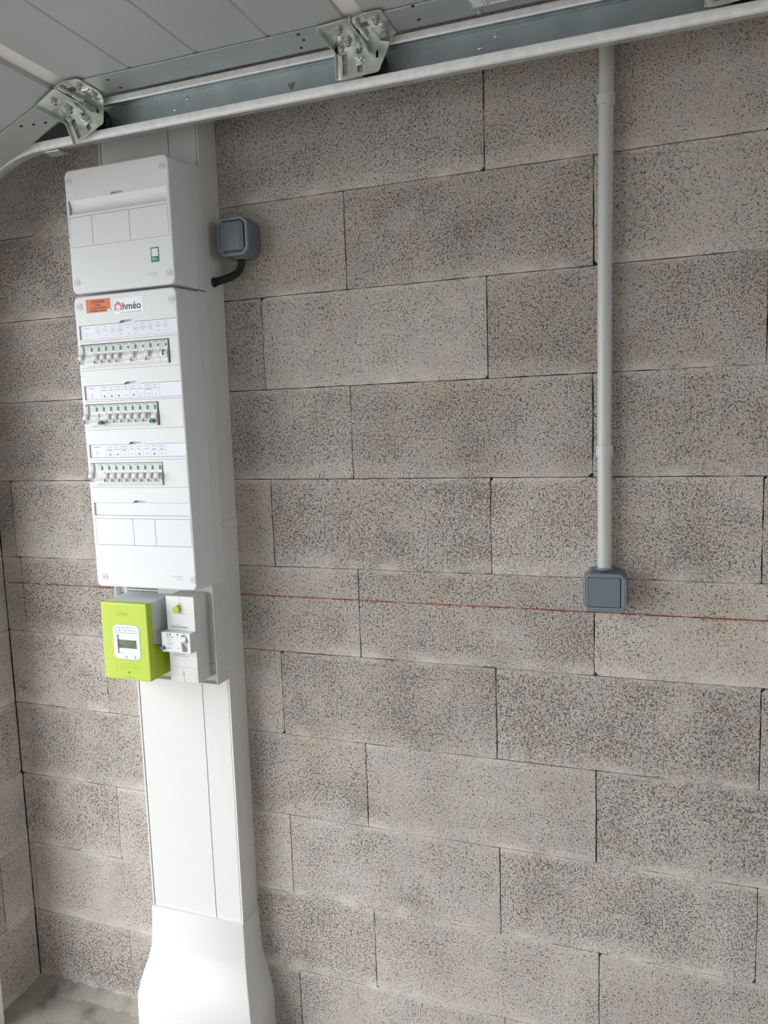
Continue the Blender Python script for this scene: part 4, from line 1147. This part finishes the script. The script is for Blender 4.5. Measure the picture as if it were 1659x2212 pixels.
def bolt(mb, x, y, z):
    mb.lathe([(0.0072, 0.001), (0.0072, -0.0014), (0.0062, -0.0026)], (x, y, z), 'z', 18)
    mb.lathe([(0.0048, -0.002), (0.0048, -0.0090), (0.0040, -0.0100), (0.0020, -0.0100), (0.0018, -0.0070), (0.0002, -0.0070)], (x, y, z), 'z', 6)
    return mb
def hinge(pin, ang, label):
    mx = rotm(pin, ang); px, pz = pin
    L_ = lambda x: px + (x + 0.468)
    zf = ZD - 0.0040
    # bracket plate hanging down beside the track, with flange under the left-hand section
    m = MB()
    loop = [(L_(-0.5405), zf), (L_(-0.5395), 2.1285), (L_(-0.5365), 2.1242), (L_(-0.5310), 2.1236), (L_(-0.4640), 2.1258), (L_(-0.4595), 2.1282), (L_(-0.4380), 2.1690), (L_(-0.4345), zf)]
    sl = [rrect(L_(-0.5275), L_(-0.5180), 2.1295, 2.1685), rrect(L_(-0.4996), L_(-0.4902), 2.1302, 2.1698), rrect(L_(-0.4650), L_(-0.4604), 2.1480, 2.1600, 0.0018, 3)]
    loop = [(p[0], p[1] + 0.0) for p in loop]
    m.slab(loop, -0.2018, -0.1996, 0.0003, holes=sl, swap=True)
    # flange
    m.prism([(L_(-0.5375), -0.2830), (L_(-0.4860), -0.2880), (L_(-0.4800), -0.2830), (L_(-0.4740), -0.2000), (L_(-0.5400), -0.2000), (L_(-0.5400), -0.2790)], 'z', zf - 0.0022, zf, 0.0003)
    # folded side lip and stiffening web towards the pin
    m.prism([(L_(-0.5405), -0.2790), (L_(-0.5385), -0.2800), (L_(-0.5385), -0.2000), (L_(-0.5405), -0.2000)], 'z', zf - 0.0090, zf, 0.0002)
    m.box(L_(-0.5405), L_(-0.5385), -0.2060, -0.1996, 2.1250, zf)
    m.prism([(-0.2900, zf), (-0.2880, zf - 0.0085), (-0.2350, zf - 0.0100), (-0.2020, zf - 0.0180), (-0.2000, zf - 0.0180), (-0.2000, zf)], 'x', L_(-0.4795), L_(-0.4772))
    m.tube([(L_(-0.5290), -0.2035, zf - 0.010), (L_(-0.5290), -0.2120, zf - 0.0030)], 0.0016, 8); m.tube([(L_(-0.4935), -0.2035, zf - 0.010), (L_(-0.4935), -0.2120, zf - 0.0030)], 0.0016, 8)
    m.tube([(L_(-0.5240), -0.252, zf - 0.0015), (L_(-0.5000), -0.240, zf - 0.0015)], 0.0026, 8)
    m.xform(mx)
    h = m.obj('roller_hinge', MT['zinc'], gd, angle=30, label=label)
    # leaf under the right-hand section, curled round the pin
    m = MB()
    m.prism([(L_(-0.4560), -0.2920), (L_(-0.4265), -0.2920), (L_(-0.4225), -0.2880), (L_(-0.4225), -0.2140), (L_(-0.4400), -0.1998), (L_(-0.4560), -0.1998)], 'z', zf - 0.0020, zf, 0.0003)
    m.box(L_(-0.4740), L_(-0.4555), -0.2330, -0.1998, zf - 0.0020, zf - 0.0004)
    m.tube([(L_(-0.4530), -0.250, zf - 0.001), (L_(-0.4330), -0.250, zf - 0.001)], 0.0034, 10)
    for y0, y1 in ((-0.2925, -0.2730), (-0.2560, -0.2350)):
        arc = [(px + 0.0050 * math.cos(t), pz - 0.0035 + 0.0050 * math.sin(t)) for t in [math.radians(60 + 270 * i / 14) for i in range(15)]]
        m.prism(strip([(L_(-0.4540), zf - 0.001)] + arc, 0.0018), 'y', y0, y1)
    m.obj('hinge_leaf', MT['zinc'], h, angle=35)
    m = MB().tube([(px, -0.2945, pz - 0.0035), (px, -0.2280, pz - 0.0035)], 0.0036, 18); m.obj('hinge_pin', MT['nut'], h)
    for (x, y) in ((-0.5055, -0.2666), (-0.5060, -0.2247)):
        bolt(MB(), L_(x), y, zf - 0.0022).xform(mx).obj('bolt', MT['bolt'], h)
    for (x, y) in ((-0.4376, -0.2729), (-0.4385, -0.2288)):
        bolt(MB(), L_(x), y, zf - 0.0020).obj('bolt', MT['bolt'], h)
    nx, nz = L_(-0.4945), 2.1502
    m = MB().lathe([(0.0098, 0.0), (0.0098, -0.0014), (0.0090, -0.0030)], (nx, -0.2020, nz), 'y', 24)
    m.lathe([(0.0068, -0.003), (0.0068, -0.0090), (0.0058, -0.0100), (0.0036, -0.0100)], (nx, -0.2020, nz), 'y', 6)
    m.lathe([(0.0036, -0.009), (0.0036, -0.0140), (0.0026, -0.0150), (0.0003, -0.0150)], (nx, -0.2020, nz), 'y', 14)
    m.xform(mx).obj('nut', MT['nut'], h, label='shiny zinc flange nut')
    m = MB(); m.box(L_(-0.5300), L_(-0.4840), -0.1985, -0.1940, 2.1280, 2.1660, 0.0005); m.box(L_(-0.5285), L_(-0.5165), -0.2004, -0.1950, 2.1480, 2.1545)
    m.xform(mx).obj('roller_carrier', MT['carrier'], h, label='brown-grey carrier plate behind the slots')
    m = MB().lathe([(0.008, -0.1930), (0.008, -0.1800), (0.0235, -0.1795), (0.0250, -0.1760), (0.0250, -0.1660), (0.0235, -0.1625), (0.008, -0.1620)], (L_(-0.4790), 0.0, 2.1480), 'y', 28)
    m.xform(rotm(pin, ang * 0.3)).obj('roller', MT['rubber'], h, label='black nylon roller')
    return h
hinge(PIN[0], ANG, 'zinc roller hinge on the tilted section, nearest the track curve')
hinge(PIN[1], 0.0, 'zinc roller hinge in the middle of the track')
hinge(PIN[2], 0.0, 'zinc roller hinge cut off by the top edge of the picture')
# bottom bracket corner on the tilted section
m = MB().prism([(-1.345, -0.262), (-1.318, -0.262), (-1.300, -0.246), (-1.300, -0.226), (-1.318, -0.213), (-1.345, -0.213)], 'z', ZD - 0.0062, ZD - 0.0034, 0.0004)
m.xform(rotm(PIN[0], ANG)).obj('corner_bracket', MT['zinc'], gd)
